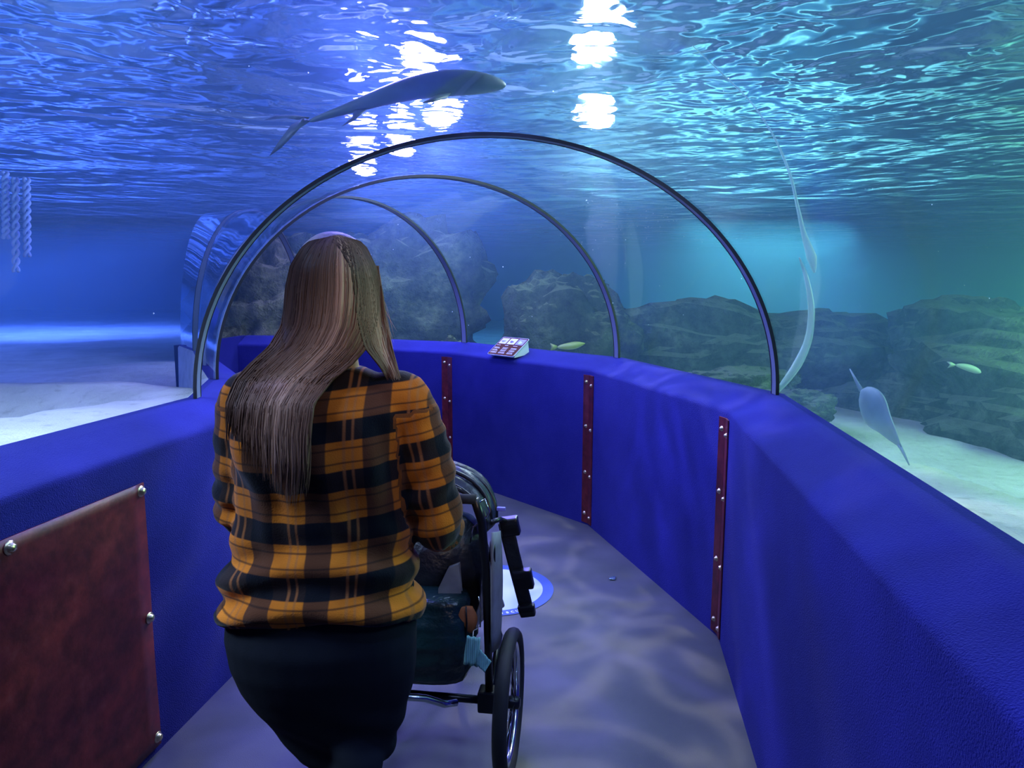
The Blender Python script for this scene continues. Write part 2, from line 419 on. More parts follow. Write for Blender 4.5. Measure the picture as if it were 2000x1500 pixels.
rock('rock', (.72, 8.7, .75), (.82, .6, .92), 4, ROCK_G, 'large green boulder right behind the information sign', rz=.2)
rock('rock', (-.68, 7.7, .62), (.30, .3, .36), 5, ROCK_G, 'small green stone at the foot of the third arch', rz=.1, strata=.3)
rock('rock', (-1.85, 9.9, 1.0), (1.45, .8, 1.42), 6, ROCK_G, 'tall dark green rock rising behind the head of the woman', rz=0, strata=.5)
rock('rock', (-3.1, 9.0, .8), (.72, .8, 1.15), 8, ROCK_O, 'layered olive-brown rock left of the head of the woman', strata=1.0)
rock('rock', (2.2, 6.9, .58), (.55, .4, .2), 9, ROCK_T, 'low flat pale stone on the sand behind the second arch', rz=.3)
rock('rock', (2.35, 5.9, .55), (.3, .25, .17), 10, ROCK_T, 'small pale stone on the sand close to the right wall')

# tank walls
a = N('blue painted tank wall', (.05, .16, .32), .8, spec=.2); v = a.coord(); n1 = a.noise(v, .35, 3)
a.l(a.ramp(n1, [(.3, (.02, .08, .16)), (.7, (.04, .13, .24))]), a.p.inputs['Base Color']); TANK = a.m
for nm, (xa, ya), (xb, yb) in (('wall_tank_left', (X0, Y0), (X0, Y1)), ('wall_tank_far', (X0, Y1), (X1, Y1)), ('wall_tank_right', (X1, Y1), (X1, Y0)), ('wall_tank_near', (X1, Y0), (X0, Y0))):
    mb = MB(); nrm = Vector((ya-yb, xb-xa, 0)).normalized()*.15
    A = Vector((xa, ya, 0)); B = Vector((xb, yb, 0)); Z0 = Vector((0, 0, -.3)); Z1 = Vector((0, 0, 3.6))
    mb.add([A+Z0, B+Z0, B+Z1, A+Z1, A+Z0+nrm, B+Z0+nrm, B+Z1+nrm, A+Z1+nrm], [(0, 1, 2, 3), (7, 6, 5, 4), (0, 4, 5, 1), (2, 6, 7, 3)])
    tag(mb.build(nm, TANK, smooth=False), kind='structure')
# water surface seen from below
a = N('water surface'); v = a.coord()
gl = a.n('ShaderNodeBsdfGlossy'); gl.inputs['Roughness'].default_value = .075; gl.inputs[0].default_value = (.85, .9, 1, 1)
n1 = a.noise(v, .55, 2.5, .5, 1.0); n2 = a.noise(v, 3.0, 2, .5, .4)
b = a.n('ShaderNodeBump'); b.inputs['Strength'].default_value = 1; b.inputs['Distance'].default_value = .30
a.l(a.math('ADD', n1, a.math('MULTIPLY', n2, .20)), b.inputs['Height']); a.l(b.outputs[0], gl.inputs['Normal'])
tr = a.n('ShaderNodeBsdfTransparent'); mx = a.n('ShaderNodeMixShader'); mx.inputs[0].default_value = .92
a.l(tr.outputs[0], mx.inputs[1]); a.l(gl.outputs[0], mx.inputs[2]); a.l(mx.outputs[0], a.out.inputs[0]); WSURF = a.m
mb = MB(); nx = 110; ny = 90
mb.grid([[Vector((X0+(X1-X0)*i/nx, Y0+(Y1-Y0)*j/ny, WATER_Z+.02*noise.noise(Vector((i*.4, j*.4, 1))))) for i in range(nx+1)] for j in range(ny+1)])
tag(mb.build('water_surface', WSURF), 'rippling water surface seen from below, over the whole tunnel', 'water', kind='stuff')
# the water itself: a closed body round the tunnel
a = N('tank water'); a.t.nodes.remove(a.p)
sv = a.n('ShaderNodeVolumeScatter'); sv.inputs['Density'].default_value = .052; sv.inputs['Color'].default_value = (.35, .75, .95, 1); sv.inputs['Anisotropy'].default_value = .3
ab = a.n('ShaderNodeVolumeAbsorption'); ab.inputs['Color'].default_value = (.3, .70, .95, 1); ab.inputs['Density'].default_value = .10
ad = a.n('ShaderNodeAddShader'); a.l(sv.outputs[0], ad.inputs[0]); a.l(ab.outputs[0], ad.inputs[1]); a.l(ad.outputs[0], a.out.inputs['Volume'])
WATER = a.m
mb = MB(); mb.box(((X0+X1)/2, (Y0+Y1)/2, 1.2), ((X1-X0)/2-.01, (Y1-Y0)/2-.01, (WATER_Z-.06+.4)/2))
zc = (WATER_Z-.06-.4)/2; mb.v = []; mb.f = []; mb.box(((X0+X1)/2, (Y0+Y1)/2, zc), ((X1-X0)/2-.01, (Y1-Y0)/2-.01, (WATER_Z-.06+.4)/2))
rings = []
for k in KS:
    i, o = ST[k]; d = across(k)
    r = [Vector((o.x+d.x*.03, o.y+d.y*.03, -.2))]+[sec(k, PI*j/40, .025) for j in range(41)]+[Vector((i.x-d.x*.03, i.y-d.y*.03, -.2))]
    if k == -1: r = [p+Vector((BACK.x, BACK.y, 0))*.1 for p in r]
    rings.append(r)
m2 = MB(); m2.grid(rings, close_v=True, cap=True); mb.add(m2.v, m2.f)
o = mb.build('tank_water', WATER, smooth=False); tag(o, 'clear blue-green water filling the tank round the tunnel', 'water', kind='stuff')
bm = bmesh.new(); bm.from_mesh(o.data); bmesh.ops.recalc_face_normals(bm, faces=bm.faces[:])
# make the inner shell face into the tunnel (out of the water), the box face outwards
bm.faces.ensure_lookup_table(); ctr = Vector((0, 4, 1.5))
box = bm.faces[:6]; tun = bm.faces[6:]
c = Vector(((X0+X1)/2, (Y0+Y1)/2, zc))
if sum(f.normal.dot(f.calc_center_median()-c) for f in box) < 0: bmesh.ops.reverse_faces(bm, faces=box)
top = max(tun, key=lambda f: f.calc_center_median().z)
if top.normal.z > 0: bmesh.ops.reverse_faces(bm, faces=tun)
bm.to_mesh(o.data); bm.free()

# curved pale reflection on the right pane, modelled as a translucent strip outside it
a = N('pale green glare strip', (.45, .75, .62), .3); t = a.t; tr = a.n('ShaderNodeBsdfTransparent'); mx = a.n('ShaderNodeMixShader'); mx.inputs[0].default_value = .55
a.l(tr.outputs[0], mx.inputs[1]); a.l(a.p.outputs[0], mx.inputs[2]); a.l(mx.outputs[0], a.out.inputs[0]); GLARE = a.m
def crom(P_, n=8):
    out = []
    for i in range(len(P_)-1):
        p0 = P_[max(i-1, 0)]; p1 = P_[i]; p2 = P_[i+1]; p3 = P_[min(i+2, len(P_)-1)]
        for s in range(n):
            t = s/n; out.append(.5*((2*p1)+(p2-p0)*t+(2*p0-5*p1+4*p2-p3)*t*t+(3*p1-p0-3*p2+p3)*t**3))
    return out+[P_[-1]]
rim = empty('glare_arc', px(1590, 560, 3.17), 'reflection modelled as a thin pale green curved glare strip in the water outside the right pane', 'glare strip')
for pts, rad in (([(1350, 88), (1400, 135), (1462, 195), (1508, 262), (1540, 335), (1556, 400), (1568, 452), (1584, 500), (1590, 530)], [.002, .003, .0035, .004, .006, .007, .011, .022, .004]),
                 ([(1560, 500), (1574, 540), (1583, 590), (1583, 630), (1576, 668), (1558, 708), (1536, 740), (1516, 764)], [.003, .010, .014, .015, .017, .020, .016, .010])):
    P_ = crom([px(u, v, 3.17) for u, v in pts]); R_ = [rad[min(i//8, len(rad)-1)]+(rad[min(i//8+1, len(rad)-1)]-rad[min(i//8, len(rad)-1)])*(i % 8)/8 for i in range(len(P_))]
    mb = MB(); mb.tube(P_, R_, 10); o = mb.build('glare_strip', GLARE, rim); o.location = -Vector(rim.location)
# ------------------------------------------------------------------ straps, bolts, red panel, sign, floor decal
a = N('oxblood painted steel', (.16, .02, .025), .45, spec=.4); v = a.coord(); n1 = a.noise(v, 18, 4, .65)
a.l(a.ramp(n1, [(.35, (.07, .008, .010)), (.6, (.15, .018, .02)), (.75, (.18, .035, .035))]), a.p.inputs['Base Color']); a.bump(n1, .4, .003); OXB = a.m
BRASS = M_plain('brass bolt', (.75, .62, .36), .3, 1.0, ns=40, ba=.002)
def bolt_mb(mb, p, nrm, r=.011):
    q = Vector(nrm).to_track_quat('Z', 'Y').to_matrix()
    prof = [(1.5, 0), (1.5, .18), (1.15, .24), (1.05, .45), (.95, .95), (.55, 1.2), (.02, 1.28)]
    rings = []
    for rr, h in prof:
        n = 12; f = [1.0 if (h < .3 or i % 2) else .90 for i in range(n)]
        rings.append([Vector(p)+q@Vector((math.cos(2*PI*i/n)*rr*r*f[i], math.sin(2*PI*i/n)*rr*r*f[i], h*r)) for i in range(n)])
    mb.grid(rings, close_v=True, cap=True)
def wall_pt(side, k, s, z, off=0.0):   # point on the vertical carpet face, s metres along from station k towards larger k (negative: back), off into the tunnel
    idx = KS.index(k); sgn = 1 if s >= 0 else -1; k2 = KS[idx+sgn]
    def foot(kk):
        i, o = ST[kk]; d = across(kk); f = o if side > 0 else i; dd = d if side > 0 else -d
        return f-dd*WL
    A, B = foot(k), foot(k2); t = (B-A).normalized(); p = A+t*abs(s)
    al = t*sgn; nrm = Vector((-al.y, al.x))*(1 if side > 0 else -1)
    p = p+nrm*off
    return Vector((p.x, p.y, z)), Vector((nrm.x, nrm.y, 0))
strap_labels = {0: 'tall dark red metal strap on the right wall, nearest of the three', 1: 'dark red metal strap on the right wall under the second arch', 2: 'dark red metal strap beside the sleeve of the woman, farthest of the three'}
for k in (0, 1, 2):
    # a strap folded over the corner where two wall panels meet: two leaves
    corner = wall_pt(1, k, .0001, .01)[0]
    root = empty('wall_strap', (corner.x, corner.y, 0.01), strap_labels[k], 'metal strap', 'bolted straps on the right wall')
    H0, H1 = .015, .995; wd = .056
    for sgn in (-1, 1):
        mb = MB(); nz_ = 24
        for off0, off1 in ((.001, .006),):
            rings = []
            for q in range(nz_+1):
                z = H0+(H1-H0)*q/nz_
                a0, n0 = wall_pt(1, k, sgn*.0005, z, off0); a1, _ = wall_pt(1, k, sgn*wd, z, off0); b1, _ = wall_pt(1, k, sgn*wd, z, off1); b0, _ = wall_pt(1, k, sgn*.0005, z, off1)
                m_, _ = wall_pt(1, k, sgn*.004, z, off1+.002)
                rings.append([a0, a1, b1, m_, b0])
            mb.grid(rings, close_v=True, cap=True)
        o = mb.build('strap_leaf', OXB, root, smooth=False); o.location = -Vector(root.location); 
        for row, z in enumerate((.945, .66, .36, .075)):
            p, n = wall_pt(1, k, sgn*.030, z-(.02 if sgn < 0 else 0)+.006*math.sin(row*2+k), .006)
            mb = MB(); bolt_mb(mb, p, n, .0085); o = mb.build('bolt', BRASS, root); o.location = -Vector(root.location)
# big dark red cover plate on the left wall
corner, nn = wall_pt(-1, 0, -.70, .01, .0)
root = empty('cover_panel', (corner.x, corner.y, .03), 'large dark red metal cover panel bolted to the left wall', 'panel')
mb = MB(); rings = []
for q in range(25):
    z = .03+(.90)*q/24
    rings.append([wall_pt(-1, 0, s, z, .006+.004*noise.noise(Vector((s*2, z*3, 0)))+.001)[0] for s in [-.70-1.9*j/30 for j in range(31)]])
mb.grid(rings); o = mb.build('plate', OXB, root); o.location = -Vector(root.location)
so = o.modifiers.new('thick', 'SOLIDIFY'); so.thickness = .005; so.offset = 0
for s, z in ((-.715, .905), (-.715, .48), (-.715, .06), (-1.22, .905), (-1.72, .905), (-2.22, .905)):
    p, n = wall_pt(-1, 0, s, z, .009); mb = MB(); bolt_mb(mb, p, n, .0125); o = mb.build('bolt', BRASS, root); o.location = -Vector(root.location)

# information sign on the lip
PA, PB = wall_pt(1, 1, .0001, 1.0)[0], wall_pt(1, 2, .0001, 1.0)[0]
al = (PB-PA).normalized(); outw = Vector((al.y, -al.x, 0))
if outw.y < 0: outw = -outw
al = -al      # reading direction, left to right for the visitor
SC = pxz(1024, 690, 1.06); t = (SC-PB).dot(al)
base = PB+al*t; base.z = 1.045
sg = empty('information_sign', base, 'small sloping brown sign with three pictures and lines of text on the right wall lip', 'sign')
slope = (outw*.80+Vector((0, 0, .60))).normalized(); nrm = al.cross(slope).normalized()
if nrm.z < 0: nrm = -nrm
W, Hs = .30, .20
O = Vector((0, 0, 0))+outw*(-.02)+Vector((0, 0, .012))
def S(u, v_, h=0): return O+al*(u*W-W/2)+slope*(v_*Hs)+nrm*h
BROWN = M_plain('brown sign print', (.10, .04, .025), .95, spec=.05); EDGE = M_plain('pale plastic stand', (.6, .68, .7), .4); INK = M_plain('white print', (.6, .6, .55), .5)
mb = MB(); r = .012
def rrect(u0, u1, v0, v1, h, rad=.0):
    pts = []
    for (cu, cv, a0) in ((u1, v1, 0), (u0, v1, 90), (u0, v0, 180), (u1, v0, 270)):
        for q in range(5):
            an = math.radians(a0+q*22.5); su = -1 if cu == u1 else 1; sv_ = -1 if cv == v1 else 1
            pts.append(S(cu+(su*rad+math.cos(an)*rad)/W, cv+(sv_*rad+math.sin(an)*rad)/Hs, h))
    return pts
def slab(name, mat, u0, u1, v0, v1, h0, h1, rad=.004):
    mb = MB(); A = rrect(u0, u1, v0, v1, h0, rad); B = rrect(u0, u1, v0, v1, h1, rad); mb.grid([A, B], close_v=True, cap=True)
    return mb.build(name, mat, sg, smooth=False)
slab('board', EDGE, 0, 1, 0, 1, .0, .004, .014); slab('print_face', BROWN, .012, .988, .015, .985, .0035, .0046, .012)
rnd = random.Random(11)
pcols = [((.55, .62, .45), (.12, .2, .22)), ((.6, .7, .72), (.05, .05, .07)), ((.15, .2, .7), (.35, .6, .6))]
for q in range(3):
    u0 = .05+q*.315; slab('picture', M_plain('picture %d' % q, pcols[q][0], .35), u0, u0+.27, .62, .93, .0046, .0054, .001)
    # soft blob shapes inside each picture
    mb = MB(); cu, cv = u0+.12, .75; n = 14
    mb.add([S(cu+(.07+.02*math.sin(3*t_+q))*math.cos(t_), cv+.07*math.sin(t_)*(1+.3*math.cos(2*t_+q)), .0058) for t_ in [2*PI*i/n for i in range(n)]], [tuple(range(n))])
    mb.build('picture_motif', M_plain('motif %d' % q, pcols[q][1], .4), sg, smooth=False)
    mb = MB()
    for row in range(4):
        n = 1 if row == 0 else 2
        for sub in range(n):
            v0 = .55-row*.125-sub*.05; L = (.13 if row == 0 else .20)*rnd.uniform(.85, 1.1); x = u0-.0
            while x < u0+L:
                ww = rnd.uniform(.012, .03); mb.add([S(x, v0, .0052), S(x+ww, v0, .0052), S(x+ww, v0-.028, .0052), S(x, v0-.028, .0052)], [(0, 1, 2, 3)]); x += ww+.006
    mb.build('text_lines', INK, sg, smooth=False)
mb = MB()     # wedge foot
for s_ in (0,):
    top = [S(.03, .93, -.001), S(.97, .93, -.001)]; lo = [S(.03, .12, -.001), S(.97, .12, -.001)]
    bk = [Vector((p.x, p.y, .024))+outw*.012 for p in top]; fr = [Vector((p.x, p.y, .004)) for p in lo]
    mb.add(lo+top+bk+fr, [(0, 1, 3, 2), (2, 3, 5, 4), (4, 5, 7, 6), (6, 7, 1, 0), (0, 2, 4, 6), (1, 7, 5, 3)])
mb.build('stand', EDGE, sg, smooth=False)

# round floor decal
dc = Vector((-.10, 3.55, .0)); dec = empty('floor_decal', (dc.x, dc.y, .002), 'round pale floor sticker with blue rim and lettering, right of the stroller', 'floor sticker')
DW = M_plain('decal pale blue', (.45, .55, .66), .35); DB = M_plain('decal blue', (.05, .10, .38), .35); DI = M_plain('decal lettering', (.85, .88, .95), .4)
def disc(name, mat, r0, r1, z, a0=0, a1=2*PI, c=(0, 0), n=72):
    mb = MB(); rings = [[Vector((c[0]+r_*math.cos(a0+(a1-a0)*i/n), c[1]+r_*math.sin(a0+(a1-a0)*i/n), z)) for i in range(n+1)] for r_ in (r0, r1)]
    mb.grid(rings); return mb.build(name, mat, dec, smooth=False)
disc('disc', DW, .001, .312, .0); disc('rim', DB, .262, .31, .0006); disc('rim_line', DB, .308, .318, .0009); disc('emblem', DB, .001, .10, .0006, c=(-.05, .05)); disc('emblem_ring', DW, .075, .085, .0009, c=(-.05, .05))
# lettering runs along the near rim, bottom centre
word = 'elscurv'
for q, ch in enumerate(word):
    an = math.radians(-84+5.0*q); cu = bpy.data.curves.new('letter', 'FONT'); cu.body = ch; cu.size = .040; cu.align_x = 'CENTER'; cu.extrude = .0003; cu.offset = .0005
    tmp = bpy.data.objects.new('letter_tmp', cu); C.objects.link(tmp); bpy.context.view_layer.update()
    me = bpy.data.meshes.new_from_object(tmp.evaluated_get(bpy.context.evaluated_depsgraph_get())); bpy.data.objects.remove(tmp)
    me.materials.clear(); me.materials.append(DI); ob = bpy.data.objects.new('letter', me); C.objects.link(ob); ob.parent = dec
    ob.location = (math.cos(an)*.300, math.sin(an)*.300, .0012); ob.rotation_euler = (0, 0, an+PI/2)
# tiny shiny scrap on the floor
p = pxz(1198, 1130, 0)
mb = MB(); mb.grid([[Vector((p.x+x*.016+.004*math.sin(y*2), p.y+y*.02, .003+.006*abs(math.sin(x*1.3+y)))) for x in (-1, -.4, .3, 1)] for y in (-1, -.3, .4, 1)])
o = mb.build('foil_scrap', M_plain('shiny foil', (.5, .7, .85), .2, .8)); tag(o, 'tiny shiny bluish scrap lying on the floor near the right wall', 'litter')
so = o.modifiers.new('t', 'SOLIDIFY'); so.thickness = .001
# ------------------------------------------------------------------ fish and things in the water
def fish(name, path, widths, heights, mats, label, cat, fins=(), group=None, tail=None, up=Vector((0, 0, 1)), belly=None):
    """body lofted along a path of points (tail first, snout last)"""
    pts = [Vector(p) for p in path]; n = 16; rings = []
    c0 = pts[len(pts)//2].copy()
    root = empty(name, c0, label, cat, group)
    for i, p in enumerate(pts):
        t = (pts[min(i+1, len(pts)-1)]-pts[max(i-1, 0)]).normalized(); s = t.cross(up).normalized(); u = s.cross(t).normalized()
        rings.append([p-c0+s*math.cos(q)*widths[i]+u*math.sin(q)*heights[i]*(1.0 if math.sin(q) > 0 else .85) for q in [2*PI*k/n for k in range(n)]])
    mb = MB(); mb.grid(rings, close_v=True, cap=True); b = mb.build('body', mats[0], root)
    m = b.modifiers.new('sub', 'SUBSURF'); m.levels = 1; m.render_levels = 2
    for nm, poly in fins:
        P_ = [Vector(q)-c0 for q in poly]; mb = MB(); nv = len(P_); ctr = sum(P_, Vector((0, 0, 0)))/nv
        nr = (P_[1]-P_[0]).cross(P_[-1]-P_[0]).normalized()*.004
        A = [q for q in P_]; mb.add([ctr+nr, ctr-nr]+A, [(0, 2+i, 2+(i+1) % nv) for i in range(nv)]+[(1, 2+(i+1) % nv, 2+i) for i in range(nv)])
        mb.build(nm, mats[1], root)
    return root
def fishmat(name, back, belly, rough=.45, z0=-.05, z1=.06):
    a = N(name, back, rough, spec=.4); v = a.coord(); s = a.n('ShaderNodeSeparateXYZ'); a.l(v, s.inputs[0]); nz_ = a.noise(v, 22, 4)
    h = a.math('ADD', s.outputs[2], a.math('MULTIPLY', nz_, .03))
    x = a.n('ShaderNodeMapRange'); a.l(h, x.inputs[0]); x.inputs[1].default_value = z0; x.inputs[2].default_value = z1
    a.l(a.ramp(x.outputs[0], [(.2, belly), (.8, back)]), a.p.inputs['Base Color']); a.bump(nz_, .15, .004); return a.m
FB = fishmat('slate fish skin', (.018, .035, .045), (.05, .10, .12)); FF = M_plain('slate fin', (.05, .08, .09), .5, ns=30, ba=.002, var=.2)
YD = 3.35
bp = [(600, 240), (640, 226), (690, 210), (745, 191), (800, 175), (860, 165), (915, 163), (955, 165), (978, 166), (986, 167)]
hh = [.011, .018, .029, .043, .056, .064, .060, .045, .024, .006]
dd = [0, .0, -.02, -.03, -.03, -.02, 0, .02, .03, .03]
path = [px(u, v, YD+dd[i]) for i, (u, v) in enumerate(bp)]
def q3(u, v, d=0): return px(u, v, YD+d)
fish('fish', path, [h*.75 for h in hh], hh, [FB, FF], 'large slate-grey fish with forked tail gliding above the nearest arch', 'fish',
     fins=[('tail_fin', [q3(606, 237), q3(592, 243), q3(563, 275), q3(546, 292), q3(523, 308), q3(541, 280), q3(566, 246, .02), q3(590, 232)]),
           ('tail_fin', [q3(600, 234, .01), q3(578, 236, .05), q3(545, 231, .12), q3(513, 237, .16), q3(538, 226, .14), q3(575, 226, .05), q3(603, 231)]),
           ('pelvic_fin', [q3(722, 208, -.02), q3(704, 224, -.05), q3(688, 238, -.08), q3(664, 249, -.1), q3(684, 232, -.07), q3(690, 217, -.03)]),
           ('pectoral_fin', [q3(880, 181, -.05), q3(870, 192, -.1), q3(845, 200, -.16), q3(820, 203, -.2), q3(838, 192, -.14), q3(856, 182, -.05)])])
# pale ray resting its belly on the right pane
RY = M_plain('pale translucent ray skin', (.35, .50, .62), .5, ns=9, ba=.004, var=.15)
_t = RY.node_tree; _tr = _t.nodes.new('ShaderNodeBsdfTransparent'); _mx = _t.nodes.new('ShaderNodeMixShader'); _mx.inputs[0].default_value = .6
_t.links.new(_tr.outputs[0], _mx.inputs[1]); _t.links.new(_t.nodes['Principled BSDF'].outputs[0], _mx.inputs[2]); _t.links.new(_mx.outputs[0], _t.nodes['Material Output'].inputs[0])
c = px(1662, 808, 2.55)+Vector((.10, 0, .0)); ray = empty('ray', c, 'pale blue ray-shaped fish leaning against the right pane above the sand', 'ray')
mb = MB(); rings = []
ax = (px(1716, 888, 2.42)-px(1640, 775, 2.62)); L = ax.length; ax.normalize(); sd = Vector((.16, .97, .1)).cross(ax).normalized(); sd = ax.cross(Vector((1, -.15, 0))).normalized(); nr = ax.cross(sd).normalized()
for i in range(15):
    f = i/14; w_ = [.006, .045, .066, .078, .084, .085, .080, .070, .058, .048, .040, .032, .022, .012, .004][i]; th_ = .30*w_+.002
    rings.append([ax*((f-.45)*L*1.0)+sd*math.cos(q)*w_+nr*math.sin(q)*th_ for q in [2*PI*k/14 for k in range(14)]])
mb.grid(rings, close_v=True, cap=True); mb.build('body', RY, ray)
mb = MB(); mb.tube([ax*(-.45*L), ax*(-.62*L)+sd*.01, ax*(-.80*L)+sd*.02], [.008, .005, .002], 8); mb.build('snout', RY, ray)
mb = MB(); mb.tube([ax*(.50*L), ax*(.62*L)-sd*.006, ax*(.78*L)-sd*.02], [.007, .005, .002], 8); mb.build('tail', RY, ray)
# slim yellow-green fish lying behind the sign
YG = fishmat('yellow green fish skin', (.18, .26, .05), (.22, .30, .08))
def f3(u, v, d=0): return px(u, v, 6.6+d)
pp = [(1088, 678), (1100, 677), (1113, 676), (1124, 674), (1134, 672), (1143, 670)]
fish('fish', [f3(*q) for q in pp], [.012, .03, .045, .045, .03, .006], [.012, .028, .038, .038, .024, .005], [YG, YG], 'slim yellow-green fish low behind the information sign', 'fish',
     fins=[('tail_fin', [f3(1092, 677), f3(1083, 673), f3(1074, 670), f3(1077, 677), f3(1074, 685), f3(1083, 682)])])
PG = fishmat('pale fish skin', (.45, .55, .40), (.6, .7, .6))
def g3(u, v, d=0): return px(u, v, 5.4+d)
fish('fish', [g3(*q) for q in [(1866, 709), (1877, 711), (1889, 714), (1901, 718), (1911, 722), (1916, 724)]], [.01, .02, .026, .026, .02, .004], [.01, .022, .03, .03, .022, .004], [PG, PG],
     'small pale yellow fish in front of the right-hand rocks', 'fish', fins=[('tail_fin', [g3(1868, 709), g3(1858, 703), g3(1848, 702), g3(1855, 708), g3(1850, 715), g3(1860, 713)])])
# three pale twisted strands hanging at the far left
ST_M = M_plain('pale rope', (.35, .5, .75), .7)
for q, (u, v0, v1) in enumerate(((8, 340, 470), (28, 352, 535), (50, 352, 505))):
    A = px(u, v0, 5.2); B = px(u+2, v1, 5.2); A.z = WATER_Z-.08 if False else A.z
    mb = MB()
    L = (A-B).length; n = 60
    for ph in (0, PI):
        mb.tube([B.lerp(A, i/n)+Vector((math.cos(i*.55+ph), math.sin(i*.55+ph), 0))*.016 for i in range(n+1)], .012, 6)
    o = mb.build('hanging_rope', ST_M, loc=tuple(B)); tag(o, ['pale twisted rope strand at the left edge of the picture, shortest of the three', 'pale twisted rope strand hanging in the left water, longest and middle of the three', 'pale twisted rope strand hanging in the left water, right one of the three'][q], 'rope', 'twisted strands hanging in the left water')
# drifting specks and bubbles
mb = MB(); rnd = random.Random(8)
while len(mb.f) < 12*240:
    u, v, d = rnd.uniform(0, 2000), rnd.uniform(60, 640), rnd.uniform(3.6, 8)
    if rnd.random() < .45: u, v, d = rnd.gauss(1250, 90), rnd.gauss(400, 45), rnd.uniform(6.5, 9)
    p = px(u, v, d)
    if p.z > WATER_Z-.1 or p.z < .8 or (math.hypot(p.x-CX, p.y-CY) < RO+.1 and math.hypot(p.x-CX, p.y-CY) > RI-.1 and p.z < 2.3): continue
    if p.y < 4 and abs(p.x) < 1.5 and p.z < 2.4: continue
    r = rnd.uniform(.002, .005)
    vs_ = [p+Vector(q)*r for q in ((1, 0, 0), (-1, 0, 0), (0, 1, 0), (0, -1, 0), (0, 0, 1), (0, 0, -1))]
    mb.add(vs_, [(0, 2, 4), (2, 1, 4), (1, 3, 4), (3, 0, 4), (2, 0, 5), (1, 2, 5), (3, 1, 5), (0, 3, 5)])
    if len(mb.v) > 6*300: break
o = mb.build('water_specks', M_plain('white specks', (.8, .9, .95), .5)); tag(o, 'tiny pale specks and bubbles drifting in the water', 'bubbles', kind='stuff')
# ------------------------------------------------------------------ the woman seen from behind
PY = 1.66
person = empty('person', (-.43, 1.70, 0), 'person with long brown hair, orange and black plaid shirt and black trousers pushing the stroller', 'person')
PL = Vector(person.location)
def remeshed(mb, name, mat, voxel, smooth_it, post=None, parent=person):
    o = mb.build(name+'_tmp', None)
    m = o.modifiers.new('r', 'REMESH'); m.mode = 'VOXEL'; m.voxel_size = voxel
    m2 = o.modifiers.new('s', 'SMOOTH'); m2.iterations = smooth_it; m2.factor = .5
    dg = bpy.context.evaluated_depsgraph_get(); me = bpy.data.meshes.new_from_object(o.evaluated_get(dg)); bpy.data.objects.remove(o)
    me.name = name
    if post: post(me)
    for v in me.vertices: v.co -= PL
    me.materials.clear()
    for mm in (mat if isinstance(mat, (list, tuple)) else [mat]): me.materials.append(mm)
    me.polygons.foreach_set('use_smooth', [True]*len(me.polygons))
    ob = bpy.data.objects.new(name, me); C.objects.link(ob); ob.parent = parent; return ob
def limb(mb, pts, rad, n=14, flat=None):
    # tapered limb: smooth path through joints
    P_ = [Vector(p) for p in pts]; out = []; rr = []
    for i in range(len(P_)-1):
        p0 = P_[max(i-1, 0)]; p1 = P_[i]; p2 = P_[i+1]; p3 = P_[min(i+2, len(P_)-1)]
        for s in range(6):
            t = s/6; out.append(.5*((2*p1)+(p2-p0)*t+(2*p0-5*p1+4*p2-p3)*t*t+(3*p1-p0-3*p2+p3)*t**3)); rr.append(rad[i]+(rad[i+1]-rad[i])*t)
    out.append(P_[-1]); rr.append(rad[-1]); mb.tube(out, rr, n)
    mb.sphere(out[0], rr[0], 12, 8); mb.sphere(out[-1], rr[-1], 12, 8)
def ell(mb, levels, n=28, pw=2.3):
    rings = []
    for (xl, xr, z, yc, dp) in levels:
        cx_, hw = (xl+xr)/2, (xr-xl)/2; ring = []
        for k in range(n):
            q = 2*PI*k/n; c_, s_ = math.cos(q), math.sin(q)
            ring.append(Vector((cx_+hw*math.copysign(abs(c_)**(2/pw), c_), yc+dp*math.copysign(abs(s_)**(2/pw), s_), z)))
        rings.append(ring)
    mb.grid(rings, close_v=True, cap=True)
def X(u, v, y=PY): return px(u, v, y).x
def Z(v, y=PY, u=640): return px(u, v, y).z
# joints
SHR = Vector((X(795, 795), 1.69, Z(795))); SHL = Vector((X(470, 795), 1.70, Z(790)))
ELR = Vector((X(856, 1035, 1.70), 1.72, Z(1035, 1.70))); ELL = Vector((X(466, 1035, 1.72), 1.76, Z(1025, 1.72)))
HANDR = Vector((-.205, 1.99, .955)); HANDL = Vector((-.545, 2.04, .955))
# torso levels: left u, right u, v, centre y, half depth
TL = [(505, 760, 745, 1.70, .065), (468, 795, 765, 1.69, .085), (452, 800, 800, 1.68, .105), (450, 795, 850, 1.68, .118), (455, 790, 910, 1.68, .120),
      (458, 792, 970, 1.69, .112), (452, 800, 1030, 1.69, .112), (447, 806, 1080, 1.68, .122), (436, 815, 1130, 1.67, .135), (432, 824, 1170, 1.665, .142), (436, 828, 1196, 1.665, .143)]
levels = [(X(a, v), X(b, v), Z(v), yc, dp) for a, b, v, yc, dp in TL]
def torso_back(x, z):    # y of the torso's back surface
    L = levels
    for i in range(len(L)-1):
        if L[i][2] >= z >= L[i+1][2]:
            t = (L[i][2]-z)/(L[i][2]-L[i+1][2]); l = [L[i][k]+(L[i+1][k]-L[i][k])*t for k in range(5)]; break
    else: l = L[0] if z > L[0][2] else L[-1]
    cx_, hw = (l[0]+l[1])/2, (l[1]-l[0])/2; q = min(.98, abs((x-cx_)/hw))
    return l[3]-l[4]*(1-q**2.3)**(1/2.3)
NECK = Vector((X(650, 700), 1.70, Z(700)))
mb = MB(); ell(mb, [(NECK.x-.055, NECK.x+.06, Z(722), 1.70, .055)]+levels)
